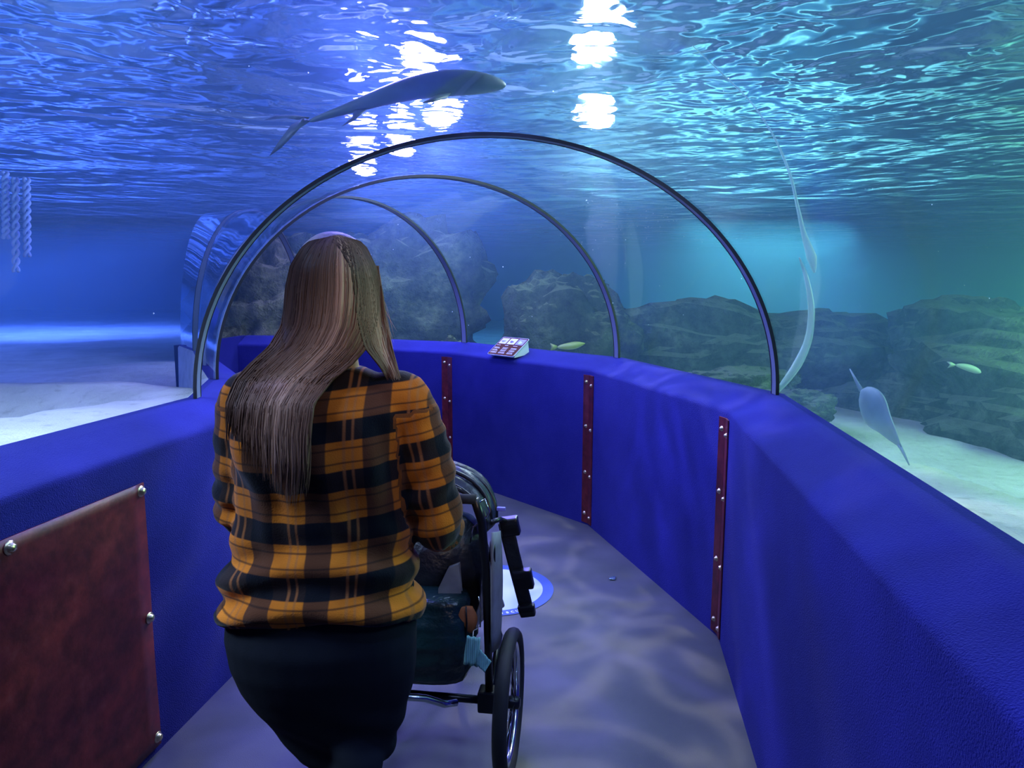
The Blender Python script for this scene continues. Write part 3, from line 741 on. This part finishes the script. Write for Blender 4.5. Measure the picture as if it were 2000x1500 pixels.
limb(mb, [SHR+Vector((-.06, 0, .015)), SHR+Vector((-.005, 0, 0)), SHR.lerp(ELR, .5)+Vector((.006, 0, .0)), ELR, ELR.lerp(HANDR, .5), ELR.lerp(HANDR, .82)], [.062, .068, .068, .062, .050, .038])
limb(mb, [SHL+Vector((.06, 0, .01)), SHL, SHL.lerp(ELL, .5)+Vector((-.012, 0, 0)), ELL, ELL.lerp(HANDL, .5), ELL.lerp(HANDL, .82)], [.062, .066, .062, .056, .046, .038])
def segd(p, a, b):
    t = max(0, min(1, (p-a).dot(b-a)/(b-a).length_squared)); return (p-(a+(b-a)*t)).length, t
def shirt_post(me):
    me.update(); co = [v.co.copy() for v in me.vertices]; nr = [v.normal.copy() for v in me.vertices]
    at = me.attributes.new('cloth', 'FLOAT_VECTOR', 'POINT')
    zt, zb = Z(745), Z(1200)
    for i, (p, n) in enumerate(zip(co, nr)):
        best = None
        for j, (a, b, off) in enumerate(((SHR+Vector((.012, 0, 0)), ELR, 0), (ELR, HANDR, (ELR-SHR).length), (SHL-Vector((.012, 0, 0)), ELL, 0), (ELL, HANDL, (ELL-SHL).length))):
            d, t = segd(p, a, b)
            if best is None or d < best[0]: best = (d, t, off+t*(b-a).length, a, b, j)
        d, t, s, a, b, j = best
        arm = d < .083 and not (t <= .02 and d > .05) and (abs(p.x-(-.43)) > .145)
        if arm:
            ax_ = (b-a).normalized(); r_ = p-a; r_ -= ax_*r_.dot(ax_); ang = math.atan2(r_.dot(Vector((0, -1, 0))), r_.dot(Vector((1, 0, 0))))
            at.data[i].vector = (ang*.062+3.07, -s+.035, 1)
            # sleeve wrinkles: rings bunching towards the elbow
            w_ = .006*math.sin(s*95+2.2*math.sin(ang*1.0+s*9)+3*noise.noise(p*6))*(.35+.65*smoothstep(.1, .25, s))
            k = w_+.004*noise.noise(p*14)
        else:
            at.data[i].vector = ((p.x+.43)*1.0+(p.y-1.66)*.0+.012*noise.noise(p*3), p.z+.010*math.sin(p.x*9)+.02*noise.noise(Vector((p.x*3, p.y*2, p.z*2.4))), 0)
            h = (zt-p.z)/(zt-zb)
            low = smoothstep(.45, .85, h)
            w_ = low*.013*math.sin(p.z*66+2.6*math.sin(p.x*6.5+1.2)+2.0*noise.noise(Vector((p.x*4, p.y*4, p.z*4))))
            up = (1-low)*(.005*math.sin(p.x*70+p.z*22+3*noise.noise(p*5))*smoothstep(.05, .2, h)+.006*noise.noise(p*9))
            k = w_+up+.003*noise.noise(p*20)
        me.vertices[i].co = p+n*k
        # hem rises at the middle and sags at the right
        if p.z < zb+.05 and not arm:
            me.vertices[i].co.z += (.022*math.exp(-((p.x+.40)/.07)**2)-.022*smoothstep(-.26, -.20, p.x))*smoothstep(zb+.05, zb, p.z)
a = N('plaid flannel', (.5, .2, .05), .9, spec=.1)
at = a.n('ShaderNodeAttribute', attribute_name='cloth'); s = a.n('ShaderNodeSeparateXYZ'); a.l(at.outputs['Vector'], s.inputs[0])
PV, PU = .118, .135
VO, UO = .04, .57

def band(src, P_, off, w_):
    f = a.math('FRACT', a.math('ADD', a.math('MULTIPLY', src, 1/P_), off)); d = a.math('ABSOLUTE', a.math('SUBTRACT', f, .5))
    return a.ramp(d, [(w_/2-.012, (1, 1, 1)), (w_/2+.012, (0, 0, 0))])
H = band(s.outputs[1], PV, VO, .42); V_b = band(s.outputs[0], PU, UO, .42)
h1 = band(s.outputs[1], PV, VO+.36, .035); h2 = band(s.outputs[1], PV, VO+.64, .035); v1 = band(s.outputs[0], PU, UO+.36, .04); v2 = band(s.outputs[0], PU, UO+.5, .05)
wv = a.noise(a.coord(scale=(1, 1, 1)), 300, 2)
nn = a.noise(a.coord(), 7, 3)
ORANGE = a.ramp(nn, [(.3, (.52, .14, .012)), (.7, (.82, .26, .02))])
c = a.mix(V_b, ORANGE, (.12, .045, .018)); c = a.mix(H, c, (.022, .014, .012)); both = a.math('MULTIPLY', H, V_b); c = a.mix(both, c, (.004, .006, .010))
c = a.mix(a.math('MULTIPLY', a.math('MAXIMUM', v2, v1), .6), c, (.46, .17, .05)); c = a.mix(a.math('MULTIPLY', a.math('MAXIMUM', h1, h2), .75), c, (.03, .015, .01))
a.l(c, a.p.inputs['Base Color']); a.bump(wv, .5, .002); a.p.inputs['Sheen Weight'].default_value = .15

PLAID = a.m
shirt = remeshed(mb, 'shirt', PLAID, .0085, 3, shirt_post); shirt['label'] = 'orange and black plaid flannel shirt'
# trousers
TROU = M_plain('black denim', (.012, .016, .024), .85, spec=.15, ns=220, ba=.002)
mb = MB()
HL = [(462, 802, 1110, 1.68, .105), (448, 815, 1180, 1.665, .130), (445, 817, 1240, 1.66, .138), (452, 816, 1290, 1.665, .134), (470, 811, 1335, 1.67, .122), (500, 800, 1380, 1.675, .108), (540, 786, 1425, 1.68, .09), (566, 772, 1465, 1.685, .075), (574, 764, 1495, 1.69, .065)]
ell(mb, [(X(a_, v), X(b_, v), Z(v), yc, dp) for a_, b_, v, yc, dp in HL])
HPL = Vector((X(540, 1250), 1.67, Z(1290))); HPR = Vector((X(718, 1250), 1.66, Z(1290)))
KL = Vector((X(612, 1490), 1.73, .45)); KR = Vector((X(705, 1480), 1.64, .47))
AL = Vector((-.47, 1.86, .085)); AR = Vector((-.345, 1.50, .12))
limb(mb, [HPL, HPL.lerp(KL, .5)+Vector((.0, 0, 0)), KL, KL.lerp(AL, .4), AL], [.095, .078, .064, .058, .044], 18)
limb(mb, [HPR, HPR.lerp(KR, .5)+Vector((.02, 0, 0)), KR, KR.lerp(AR, .4), AR], [.097, .080, .064, .058, .044], 18)
def tr_post(me):
    me.update(); nr = [v.normal.copy() for v in me.vertices]
    for v, n in zip(me.vertices, nr):
        v.co += n*(.004*noise.noise(v.co*8)+.005*math.sin(v.co.z*60+4*v.co.x*8)*smoothstep(.62, .4, v.co.z))
remeshed(mb, 'trousers', TROU, .010, 4, tr_post)['label'] = 'black trousers'
# shoes
SHOE = M_plain('black shoe', (.01, .01, .012), .5, ns=60, ba=.001)
for A_, dz in ((AL, 0), (AR, .03)):
    mb = MB(); z0 = 0.001+dz
    rings = []
    for f, w_, h_ in ((-.07, .02, .05), (-.06, .034, .085), (-.02, .038, .10), (.04, .042, .085), (.10, .047, .062), (.15, .043, .048), (.185, .025, .035)):
        rings.append([Vector((A_.x+w_*math.cos(q), A_.y+f, z0+max(0, h_/2+h_/2*math.sin(q)*1.0))) for q in [2*PI*k/14 for k in range(14)]])
    mb.grid(rings, close_v=True, cap=True); o = mb.build('shoe', SHOE, person); o.location = -PL
# body: head with face, neck, trunk, arms, hands with fingers, legs, all one surface
SKIN = M_plain('skin', (.55, .33, .24), .5, ns=50, ba=.001)
HC = Vector((X(653, 550, 1.70), 1.71, Z(560, 1.70)+.0))
mb = MB()
mb.sphere(HC+Vector((0, -.005, .015)), (.074, .092, .098), 24, 16); mb.sphere(HC+Vector((0, .032, -.055)), (.055, .062, .065), 18, 12)
mb.sphere(HC+Vector((0, .095, -.03)), (.012, .018, .022), 10, 8); mb.sphere(HC+Vector((0, .082, -.072)), (.024, .012, .008), 10, 6); mb.sphere(HC+Vector((0, .084, -.084)), (.021, .012, .008), 10, 6)
for sx in (-1, 1):
    mb.sphere(HC+Vector((sx*.030, .080, -.006)), (.013, .010, .009), 10, 8); mb.sphere(HC+Vector((sx*.074, .0, -.015)), (.010, .018, .030), 10, 8)
limb(mb, [HC+Vector((0, -.005, -.06)), NECK+Vector((0, 0, -.01)), NECK+Vector((0, 0, -.06))], [.050, .050, .062])
ell(mb, [(l[0]+.02, l[1]-.02, l[2], l[3], l[4]-.02) for l in levels])
limb(mb, [SHR+Vector((-.05, 0, 0)), SHR, ELR, HANDR+Vector((0, -.045, .01))], [.040, .040, .027, .024]); limb(mb, [SHL+Vector((.05, 0, 0)), SHL, ELL, HANDL+Vector((0, -.045, .01))], [.040, .040, .027, .024])
limb(mb, [HPL, HPL.lerp(KL, .5), KL, AL], [.085, .072, .050, .036]); limb(mb, [HPR, HPR.lerp(KR, .5), KR, AR], [.085, .072, .050, .036])
BAR_Z, BAR_Y = .945, 2.04
for Hn, sx in ((HANDR, 1), (HANDL, -1)):
    mb.sphere(Hn+Vector((0, -.012, .016)), (.040, .042, .016), 14, 10)
    for q, (dx, L_) in enumerate(((-.030, .9), (-.010, 1.0), (.010, .97), (.030, .8))):
        c0 = Vector((Hn.x+dx, 2.04+(Hn.x+dx+.36)*math.tan(math.radians(-8)), BAR_Z)); rr = .0235
        pts = [c0+Vector((0, -rr*math.cos(t_)*1.0, rr*math.sin(t_))) for t_ in [math.radians(t) for t in (35, 75, 115, 155, 195, 235*L_+10)]]
        mb.tube([Vector((c0.x, Hn.y, Hn.z+.014))]+pts, [.009, .009, .0088, .0085, .008, .0075, .0065], 10)
    mb.tube([Hn+Vector((-sx*.036, -.022, .008)), Hn+Vector((-sx*.046, -.002, -.010)), Hn+Vector((-sx*.036, .012, -.030)), Hn+Vector((-sx*.022, .024, -.036))], [.012, .011, .009, .007], 10)
remeshed(mb, 'body', SKIN, .0065, 2)
# eyes
for sx in (-1, 1):
    mb = MB(); mb.sphere(HC+Vector((sx*.030, .086, -.004)), .0085, 12, 8); o = mb.build('eye', M_plain('eye white', (.7, .7, .7), .2), person); o.location = -PL

# hair ---------------------------------------------------------------
a = N('long brown hair', (.15, .1, .08), .55, spec=.22); at = a.n('ShaderNodeAttribute', attribute_name='tone'); a.l(at.outputs['Color'], a.p.inputs['Base Color']); HAIR = a.m
def interp(tab, v):
    if v <= tab[0][0]: return tab[0][1:]
    for i in range(len(tab)-1):
        if v <= tab[i+1][0]:
            t = (v-tab[i][0])/(tab[i+1][0]-tab[i][0]); return tuple(p+(q-p)*t for p, q in zip(tab[i][1:], tab[i+1][1:]))
    return tab[-1][1:]
M1 = [(460, 640, 668), (470, 606, 700), (485, 588, 714), (520, 566, 730), (560, 557, 738), (610, 553, 736), (640, 548, 732), (680, 524, 716), (712, 488, 688), (745, 458, 646), (790, 441, 612), (850, 437, 606), (920, 440, 606), (985, 452, 600)]
M2 = [(460, 645, 668), (470, 640, 700), (485, 660, 715), (520, 682, 732), (560, 690, 744), (620, 696, 752), (680, 712, 764), (725, 748, 776), (760, 765, 790)]
def hair_y(u, v, fwd=0):
    # depth of the hair surface at that height: over the skull, then down the nape on to the back
    hx = X(u, v); hz = Z(v)
    dx = (hx-HC.x)/.112; dz = (hz-(HC.z+.012))/.122
    q = 1-dx*dx-(dz*dz if dz > 0 else 0)
    yh = HC.y-.004-.112*math.sqrt(max(0, q))
    if hz < HC.z-.04:
        t = smoothstep(HC.z-.04, NECK.z-.06, hz); yh = yh*(1-t)+(torso_back(hx, min(hz, levels[0][2]))-.024)*t
    return yh
rnd = random.Random(21)
hv, hf, tone = [], [], []
def strand(us, r0, col, ns=3, light_mid=False):
    """us: list of (u, v, y)"""
    pts = [px(u, v, y) for u, v, y in us]; n0 = len(hv); N_ = len(pts); prev = None; col0 = col
    for i, p in enumerate(pts):
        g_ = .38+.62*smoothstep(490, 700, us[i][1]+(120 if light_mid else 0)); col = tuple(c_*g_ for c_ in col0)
        t = (pts[min(i+1, N_-1)]-pts[max(i-1, 0)]).normalized(); s_ = t.cross(Vector((0, 1, 0))); s_ = s_.normalized() if s_.length > 1e-4 else Vector((1, 0, 0)); b_ = s_.cross(t).normalized()
        rr = r0*(.55+.45*min(1, i/2))*(1 if i < N_-3 else (N_-1-i)/3+.12)
        for k in range(ns):
            q = 2*PI*k/ns; hv.append(p+(s_*math.cos(q)*1.2+b_*math.sin(q)*.6)*rr-PL); tone.append(col)
    for i in range(N_-1):
        for k in range(ns):
            a_ = n0+i*ns+k; b2 = n0+i*ns+(k+1) % ns; hf.append((a_, b2, b2+ns, a_+ns))
def lerp3(a_, b_, t): return tuple(x+(y-x)*t for x, y in zip(a_, b_))
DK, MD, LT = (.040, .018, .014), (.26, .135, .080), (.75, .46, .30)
def make_mass(T, vend, n, seed, r0, rangea=(0, 1)):
    for i in range(n):
        al_ = rnd.uniform(*rangea); ve = vend(al_)*1.0; clump = round(al_*34)/34
        us = []; v0 = 461+12*(abs(al_-.5)*2)**2+rnd.uniform(0, 4); steps = 26; ph = rnd.uniform(0, 6); dy = rnd.uniform(-.006, .010)
        wob = rnd.uniform(.3, 1.0)
        for s_ in range(steps+1):
            f = s_/steps; v = v0+(ve-v0)*f
            L_, R_ = interp(T, v)
            al2 = al_+(clump-al_)*.55*smoothstep(640, 860, v)
            u = L_+(R_-L_)*al2+wob*(2.0*math.sin(v*.021+ph)+1.3*math.sin(v*.05+ph*2+clump*20))*smoothstep(480, 700, v)
            y = hair_y(u, v)+dy-.010*smoothstep(640, 760, v)*(1-.5*abs(al2*2-1))
            us.append((u, v, y))
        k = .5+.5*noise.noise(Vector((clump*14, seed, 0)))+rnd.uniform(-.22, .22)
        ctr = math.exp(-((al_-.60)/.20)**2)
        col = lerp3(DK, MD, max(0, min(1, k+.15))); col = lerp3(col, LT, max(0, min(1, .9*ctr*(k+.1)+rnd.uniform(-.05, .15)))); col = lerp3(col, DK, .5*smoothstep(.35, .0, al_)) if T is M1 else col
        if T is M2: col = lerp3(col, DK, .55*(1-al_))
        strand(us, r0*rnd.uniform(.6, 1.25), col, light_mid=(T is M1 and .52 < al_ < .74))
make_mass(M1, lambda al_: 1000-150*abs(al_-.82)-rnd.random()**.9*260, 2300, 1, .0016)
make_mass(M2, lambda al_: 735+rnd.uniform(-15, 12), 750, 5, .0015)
# right flyaways and crown
for i in range(36):
    us = []; e = rnd.uniform(0, 1); v1_ = rnd.uniform(640, 760)
    for s_ in range(16):
        f = s_/15; v = 520+(v1_-520)*f; us.append((736+12*f+e*26*f*f+3*math.sin(f*7+i), v, HC.y-.005+.01*e))
    strand(us, .0006, lerp3(MD, LT, rnd.random()))
# scalp and undermass so that no skin shows between the strands
def undermass(T, vlist, al0, al1, th_, col):
    n0 = len(hv); nc = 10; rows = []
    for v in vlist:
        L_, R_ = interp(T, v); row = []
        for k in range(nc+1):
            u = L_+(R_-L_)*(al0+(al1-al0)*k/nc); y = hair_y(u, v)+.006; row.append(px(u, v, y)-PL)
        for k in range(nc, -1, -1):
            u = L_+(R_-L_)*(al0+(al1-al0)*k/nc); y = hair_y(u, v)+.006+th_*math.sin(PI*(k+.5)/(nc+1)); row.append(px(u, v, y)-PL)
        rows.append(row)
    w_ = len(rows[0])
    for r in rows: hv.extend(r); tone.extend([col]*w_)
    for i in range(len(rows)-1):
        for k in range(w_):
            hf.append((n0+i*w_+k, n0+i*w_+(k+1) % w_, n0+(i+1)*w_+(k+1) % w_, n0+(i+1)*w_+k))
undermass(M1, list(range(470, 800, 12))+[810, 830], .03, .97, .03, DK)
undermass(M2, list(range(470, 735, 12)), .04, .96, .03, DK)
me = bpy.data.meshes.new('hair'); me.from_pydata([tuple(v) for v in hv], [], hf); me.update()
# skull cap of hair
o = bpy.data.objects.new('hair', me); C.objects.link(o); o.parent = person; me.materials.append(HAIR)
at = me.attributes.new('tone', 'FLOAT_COLOR', 'POINT')
at.data.foreach_set('color', [x for c_ in tone for x in (*c_, 1.0)])
me.polygons.foreach_set('use_smooth', [True]*len(me.polygons)); o['label'] = 'long brown hair with light streaks'
mb = MB(); mb.sphere(HC+Vector((0, -.012, .02)), (.094, .105, .106), 32, 24)
M_cap = M_plain('hair undercoat', (.05, .032, .026), .55, ns=120, ba=.004, bs=.5)
def cap_post(me):
    import bmesh as _b
    bm = _b.new(); bm.from_mesh(me); _b.ops.delete(bm, geom=[f for f in bm.faces if f.calc_center_median().y > HC.y+.045 and f.calc_center_median().z < HC.z+.045], context='FACES'); bm.to_mesh(me); bm.free()
remeshed(mb, 'hair_crown', M_cap, .010, 1, cap_post)
# ------------------------------------------------------------------ stroller
SY = math.radians(-8)
SO = Vector((-.303, 2.19, 0)); ex = Vector((math.cos(SY), math.sin(SY), 0)); ey = Vector((-math.sin(SY), math.cos(SY), 0))
stroller = empty('stroller', SO, 'black three-wheeled stroller with spoked wheels pushed along in front of the woman', 'stroller', rz=SY)
def L(p):      # world -> stroller frame
    d = Vector(p)-SO; return Vector((d.dot(ex), d.dot(ey), d.z))
def LP(u, v, y): return L(px(u, v, y))
BLK = M_plain('black painted tube', (.012, .013, .018), .3, .3, ns=60, ba=.0005)
FAB = M_plain('black shiny fabric', (.010, .013, .020), .38, spec=.6, ns=14, ba=.02, bs=.6)
TEAL = M_plain('dark teal nylon', (.008, .03, .035), .3, spec=.6, ns=11, ba=.025, bs=.8)
GREY = M_plain('grey mesh fabric', (.22, .24, .28), .6, ns=25, ba=.006, var=.15)
SIL = M_plain('silver tube', (.7, .72, .78), .2, 1.0, ns=30, ba=.0004)
TYR = M_plain('rubber tyre', (.022, .024, .028), .75, ns=90, ba=.002)
FOAM = M_plain('foam grip', (.015, .015, .018), .9, ns=200, ba=.001)
def part(mb, name, mat, parent=None, **k): return mb.build(name, mat, parent or stroller, **k)
def wheel(cx_, cy_, r, name):
    w_ = bpy.data.objects.new(name, None); C.objects.link(w_); w_.parent = stroller; w_.location = (cx_, cy_, r)
    def ring(rad, tube_r, nm, mat, n=48, m=10, fx=1.0):
        mb = MB(); rings = [[Vector((tube_r*fx*math.sin(q), (rad+tube_r*math.cos(q))*math.cos(a_), (rad+tube_r*math.cos(q))*math.sin(a_))) for q in [2*PI*j/m for j in range(m)]] for a_ in [2*PI*i/n for i in range(n)]]
        mb.grid(rings, close_u=True, close_v=True); return mb.build(nm, mat, w_)
    ring(r-.020, .020, 'tyre', TYR, fx=1.15); ring(r-.044, .008, 'rim', SIL, fx=1.4)
    mb = MB(); mb.tube([(-.035, 0, 0), (-.03, 0, 0), (.03, 0, 0), (.035, 0, 0)], [.012, .02, .02, .012], 14); mb.build('hub', BLK, w_)
    for i in range(16):
        a_ = 2*PI*i/16; b_ = a_+(.35 if i % 2 else -.35); sx = .02 if i % 4 < 2 else -.02
        mb = MB(); mb.tube([(sx, .018*math.cos(b_), .018*math.sin(b_)), (0, (r-.046)*math.cos(a_), (r-.046)*math.sin(a_))], .0016, 5); mb.build('spoke', SIL, w_)
wheel(.30, 0, .23, 'rear_wheel'); wheel(-.30, 0, .23, 'rear_wheel'); wheel(0, .78, .15, 'front_wheel')
mb = MB(); mb.tube([(-.30, 0, .23), (.30, 0, .23)], .013, 12); part(mb, 'axle', BLK)
mb = MB(); mb.box((.235, .0, .235), (.035, .03, .035)); part(mb, 'axle_bracket', BLK, bevel=.006, smooth=False)
mb = MB(); mb.box((-.235, .0, .235), (.035, .03, .035)); part(mb, 'axle_bracket', BLK, bevel=.006, smooth=False)
HB = L((-.36, 2.04, .945))
for sx in (-1, 1):
    mb = MB(); mb.tube([(sx*.235, 0, .215), (sx*.235, -.03, .5), (sx*.235, -.06, .70), (sx*.235, HB.y+.03, .87), (sx*.22, HB.y+.0, .945)], .013, 12); part(mb, 'frame_tube', BLK)
    mb = MB(); mb.tube([(sx*.235, .0, .23), (sx*.22, .30, .30), (sx*.12, .62, .30), (sx*.035, .78, .15)], .012, 12); part(mb, 'frame_tube', BLK)
    mb = MB(); mb.tube([(sx*.235, -.04, .60), (sx*.23, .18, .52), (sx*.21, .42, .36)], .011, 12); part(mb, 'frame_tube', BLK)
mb = MB(); mb.tube([(HB.x-.26+.52*i/12, HB.y+.0*i, .945) for i in range(13)], .0145, 14); part(mb, 'handlebar', FOAM)
# silver rear crossbar, bowed
A = LP(795, 1362, 2.06); B = LP(872, 1376, 2.10)
mb = MB(); mb.tube([A+Vector((-.30, 0, -.02)), A+Vector((-.12, 0, .006)), A, (A+B)/2+Vector((0, 0, .008)), B, B+Vector((.03, .03, -.01))], .011, 12); part(mb, 'crossbar', SIL)
# seat: rounded shell of padded fabric
mb = MB(); rings = []
for i in range(15):
    f = i/14; y_ = .02+.46*f; zb = .44-.10*math.sin(PI*min(1, f*1.1)) if f < .85 else .37
    zt_ = .86-.10*f-.32*smoothstep(.25, .9, f); ring = []
    for k in range(20):
        q = 2*PI*k/20; ring.append(Vector((.205*math.copysign(abs(math.cos(q))**.6, math.cos(q)), y_+.02*math.sin(3*q), (zb+zt_)/2+(zt_-zb)/2*math.copysign(abs(math.sin(q))**.7, math.sin(q)))))
    rings.append(ring)
mb.grid(rings, close_v=True, cap=True); part(mb, 'seat', FAB)
mb = MB()
rings = []
for i in range(9):
    f = i/8; z = .82-.62*f*.62
    rings.append([Vector((.252+.008*math.sin(PI*j/8), -.075+(.16+.05*math.sin(f*PI))*j/8, z-.05*j/8)) for j in range(9)])
mb.grid(rings); so = part(mb, 'side_panel', GREY).modifiers.new('t', 'SOLIDIFY'); so.thickness = .006
# pale grey lining seen between frame and back
mb = MB(); P4 = [LP(896, 1105, 2.14), LP(878, 1112, 2.14), LP(860, 1150, 2.14), LP(858, 1195, 2.14), LP(874, 1240, 2.14), LP(888, 1262, 2.14), LP(897, 1215, 2.14), LP(901, 1160, 2.14)]
mb.add(P4+[p+Vector((0, .02, 0)) for p in P4], [tuple(range(8)), tuple(range(15, 7, -1))]+[(i, (i+1) % 8, 8+(i+1) % 8, 8+i) for i in range(8)]); part(mb, 'rear_window_flap', GREY, smooth=False, bevel=.003)
# canopy folded back in pleats over three bows
for b_, (yo, zo, h_) in enumerate(((.0, .80, .135), (.09, .79, .17), (.20, .76, .18))):
    pts = [Vector((.225*math.cos(t_)*1.0, yo+.05*math.sin(t_), zo+h_*math.sin(t_)**.8 if math.sin(t_) > 0 else zo)) for t_ in [PI*i/20 for i in range(21)]]
    mb = MB(); mb.tube(pts, .007, 8); part(mb, 'canopy_bow', BLK)
mb = MB(); rings = []
for i in range(25):
    f = i/24; yo = .0+.24*f; zo = .79-.04*f; h_ = .14+.05*f+.016*math.cos(f*18)
    rings.append([Vector((.222*math.cos(t_), yo+.05*math.sin(t_)+.006*math.sin(t_*7+f*9), zo+h_*max(0, math.sin(t_))**.8)) for t_ in [PI*j/24 for j in range(25)]])
mb.grid(rings); so = part(mb, 'canopy', FAB).modifiers.new('t', 'SOLIDIFY'); so.thickness = .004
# storage bag behind and under the seat
mb = MB(); rings = []
for i in range(14):
    f = i/13; z = .60-.27*f; w_ = .17+.03*math.sin(f*PI)+.006*math.sin(f*31); d_ = .07+.035*math.sin(f*PI)+.006*math.sin(f*27+1)
    rings.append([Vector((-.0+w_*math.copysign(abs(math.cos(q))**.7, math.cos(q)), -.035+d_*math.copysign(abs(math.sin(q))**.7, math.sin(q)), z)) for q in [2*PI*k/20 for k in range(20)]])
mb.grid(rings, close_v=True, cap=True); part(mb, 'storage_bag', TEAL)
# folded hood hardware: hinge plates and a clip, brake cable loop
for sx in (-1, 1):
    mb = MB(); mb.tube([(sx*.245, -.03, .745), (sx*.262, -.03, .745)], .034, 18); part(mb, 'hinge', BLK)
mb = MB(); mb.tube([LP(932, 985, 2.10), LP(948, 975, 2.08), LP(957, 1000, 2.08), LP(950, 1012, 2.09), LP(925, 1030, 2.1), LP(920, 1060, 2.12)], .0028, 6); part(mb, 'cable', SIL)
mb = MB(); mb.tube([LP(968, 1055, 2.14), LP(966, 1085, 2.14), LP(964, 1115, 2.14), LP(968, 1135, 2.14)], .003, 6); part(mb, 'cable', SIL)
mb = MB(); mb.tube([LP(937, 1165, 2.12), LP(941, 1190, 2.12), LP(940, 1225, 2.12)], .0025, 6); part(mb, 'zip_pull', SIL)
VIO = M_plain('violet clip', (.20, .20, .75), .4); mb = MB(); c_ = LP(980, 994, 2.25); mb.box(c_, (.014, .006, .006)); part(mb, 'clip', VIO, bevel=.002, smooth=False)
# hanging strap with two buckle boxes
YS = 2.34
def strap_box(name, u0, v0, u1, v1, w0, w1, th_, mat, parent=None, bev=.006, yy=YS):
    A = LP(u0, v0, yy); B = LP(u1, v1, yy); d_ = (B-A).normalized(); s_ = Vector((1, 0, 0)); s_ = (s_-d_*s_.dot(d_)).normalized(); n_ = d_.cross(s_)
    mb = MB(); rings = []
    for i in range(7):
        f = i/6; w_ = w0+(w1-w0)*f; c_ = A.lerp(B, f)+n_*.004*math.sin(f*5); rings.append([c_-s_*w_-n_*th_, c_+s_*w_-n_*th_, c_+s_*w_+n_*th_, c_-s_*w_+n_*th_])
    mb.grid(rings, close_v=True, cap=True); return part(mb, name, mat, parent, smooth=False, bevel=bev)
st = strap_box('hanging_strap', 988, 1020, 1032, 1198, .026, .024, .007, FAB)
strap_box('buckle', 994, 1010, 1001, 1046, .031, .031, .018, BLK, st, yy=YS-.02); strap_box('buckle', 1020, 1112, 1027, 1150, .033, .033, .018, BLK, st, yy=YS-.02); strap_box('buckle', 1029, 1180, 1034, 1204, .030, .026, .014, BLK, st, yy=YS-.01)
mb = MB(); mb.tube([LP(962, 1020, 2.16), LP(978, 1014, 2.22), LP(990, 1018, 2.34)], .008, 8); part(mb, 'strap_mount', BLK)
# little things hanging on the frame
o = None
OR = M_plain('orange brown pouch cloth', (.42, .14, .04), .7, ns=40, ba=.003)
c_ = px(913, 1212, 2.09); pch = empty('pouch', c_, 'small orange-brown pouch hanging on the stroller frame above the face mask', 'pouch')
mb = MB(); rings = []
for i in range(9):
    f = i/8; z = .045-.085*f; w_ = .030*(.65+.5*math.sin(PI*f)); rings.append([Vector((w_*math.copysign(abs(math.cos(q))**.8, math.cos(q)), .014*(.4+math.sin(PI*f))*math.sin(q), z)) for q in [2*PI*k/14 for k in range(14)]])
mb.grid(rings, close_v=True, cap=True); mb.build('bag', OR, pch)
mb = MB(); mb.tube([(0, -.012, .05), (.003, -.022, 0), (.0, -.014, -.05)], .006, 8, flat=.4); mb.build('strap', BLK, pch)
MK = N('turquoise face mask', (.34, .78, .70), .8); v = MK.coord(); wv = MK.n('ShaderNodeTexWave'); wv.inputs['Scale'].default_value = 55; wv.bands_direction = 'X'; MK.l(v, wv.inputs[0]); MK.bump(wv.outputs[0], .5, .003); MK = MK.m
c_ = px(928, 1275, 2.00); mk = empty('face_mask', c_, 'crumpled turquoise disposable face mask hanging from the stroller', 'face mask')
def sheet(P4, name, wob):
    mb = MB(); P4 = [px(u, v_, 2.00+d)-c_ for u, v_, d in P4]; rings = []
    for i in range(9):
        f = i/8; rings.append([(P4[0].lerp(P4[1], j/8)).lerp(P4[3].lerp(P4[2], j/8), f)+Vector((0, wob*math.sin(j*1.9+i*.4), 0)) for j in range(9)])
    mb.grid(rings); o = mb.build(name, MK, mk); so = o.modifiers.new('t', 'SOLIDIFY'); so.thickness = .003; return o
sheet([(914, 1242, 0), (941, 1246, .0), (936, 1302, -.01), (909, 1297, 0)], 'mask_cloth', .004)
sheet([(940, 1268, -.01), (962, 1292, 0), (949, 1313, -.01), (932, 1297, -.01)], 'mask_cloth', .002)
mb = MB(); mb.tube([Vector(px(926, 1243, 2.00))-c_, Vector(px(927, 1232, 2.07))-c_, Vector(px(935, 1228, 2.08))-c_], .0014, 6); mb.build('ear_loop', INK, mk)
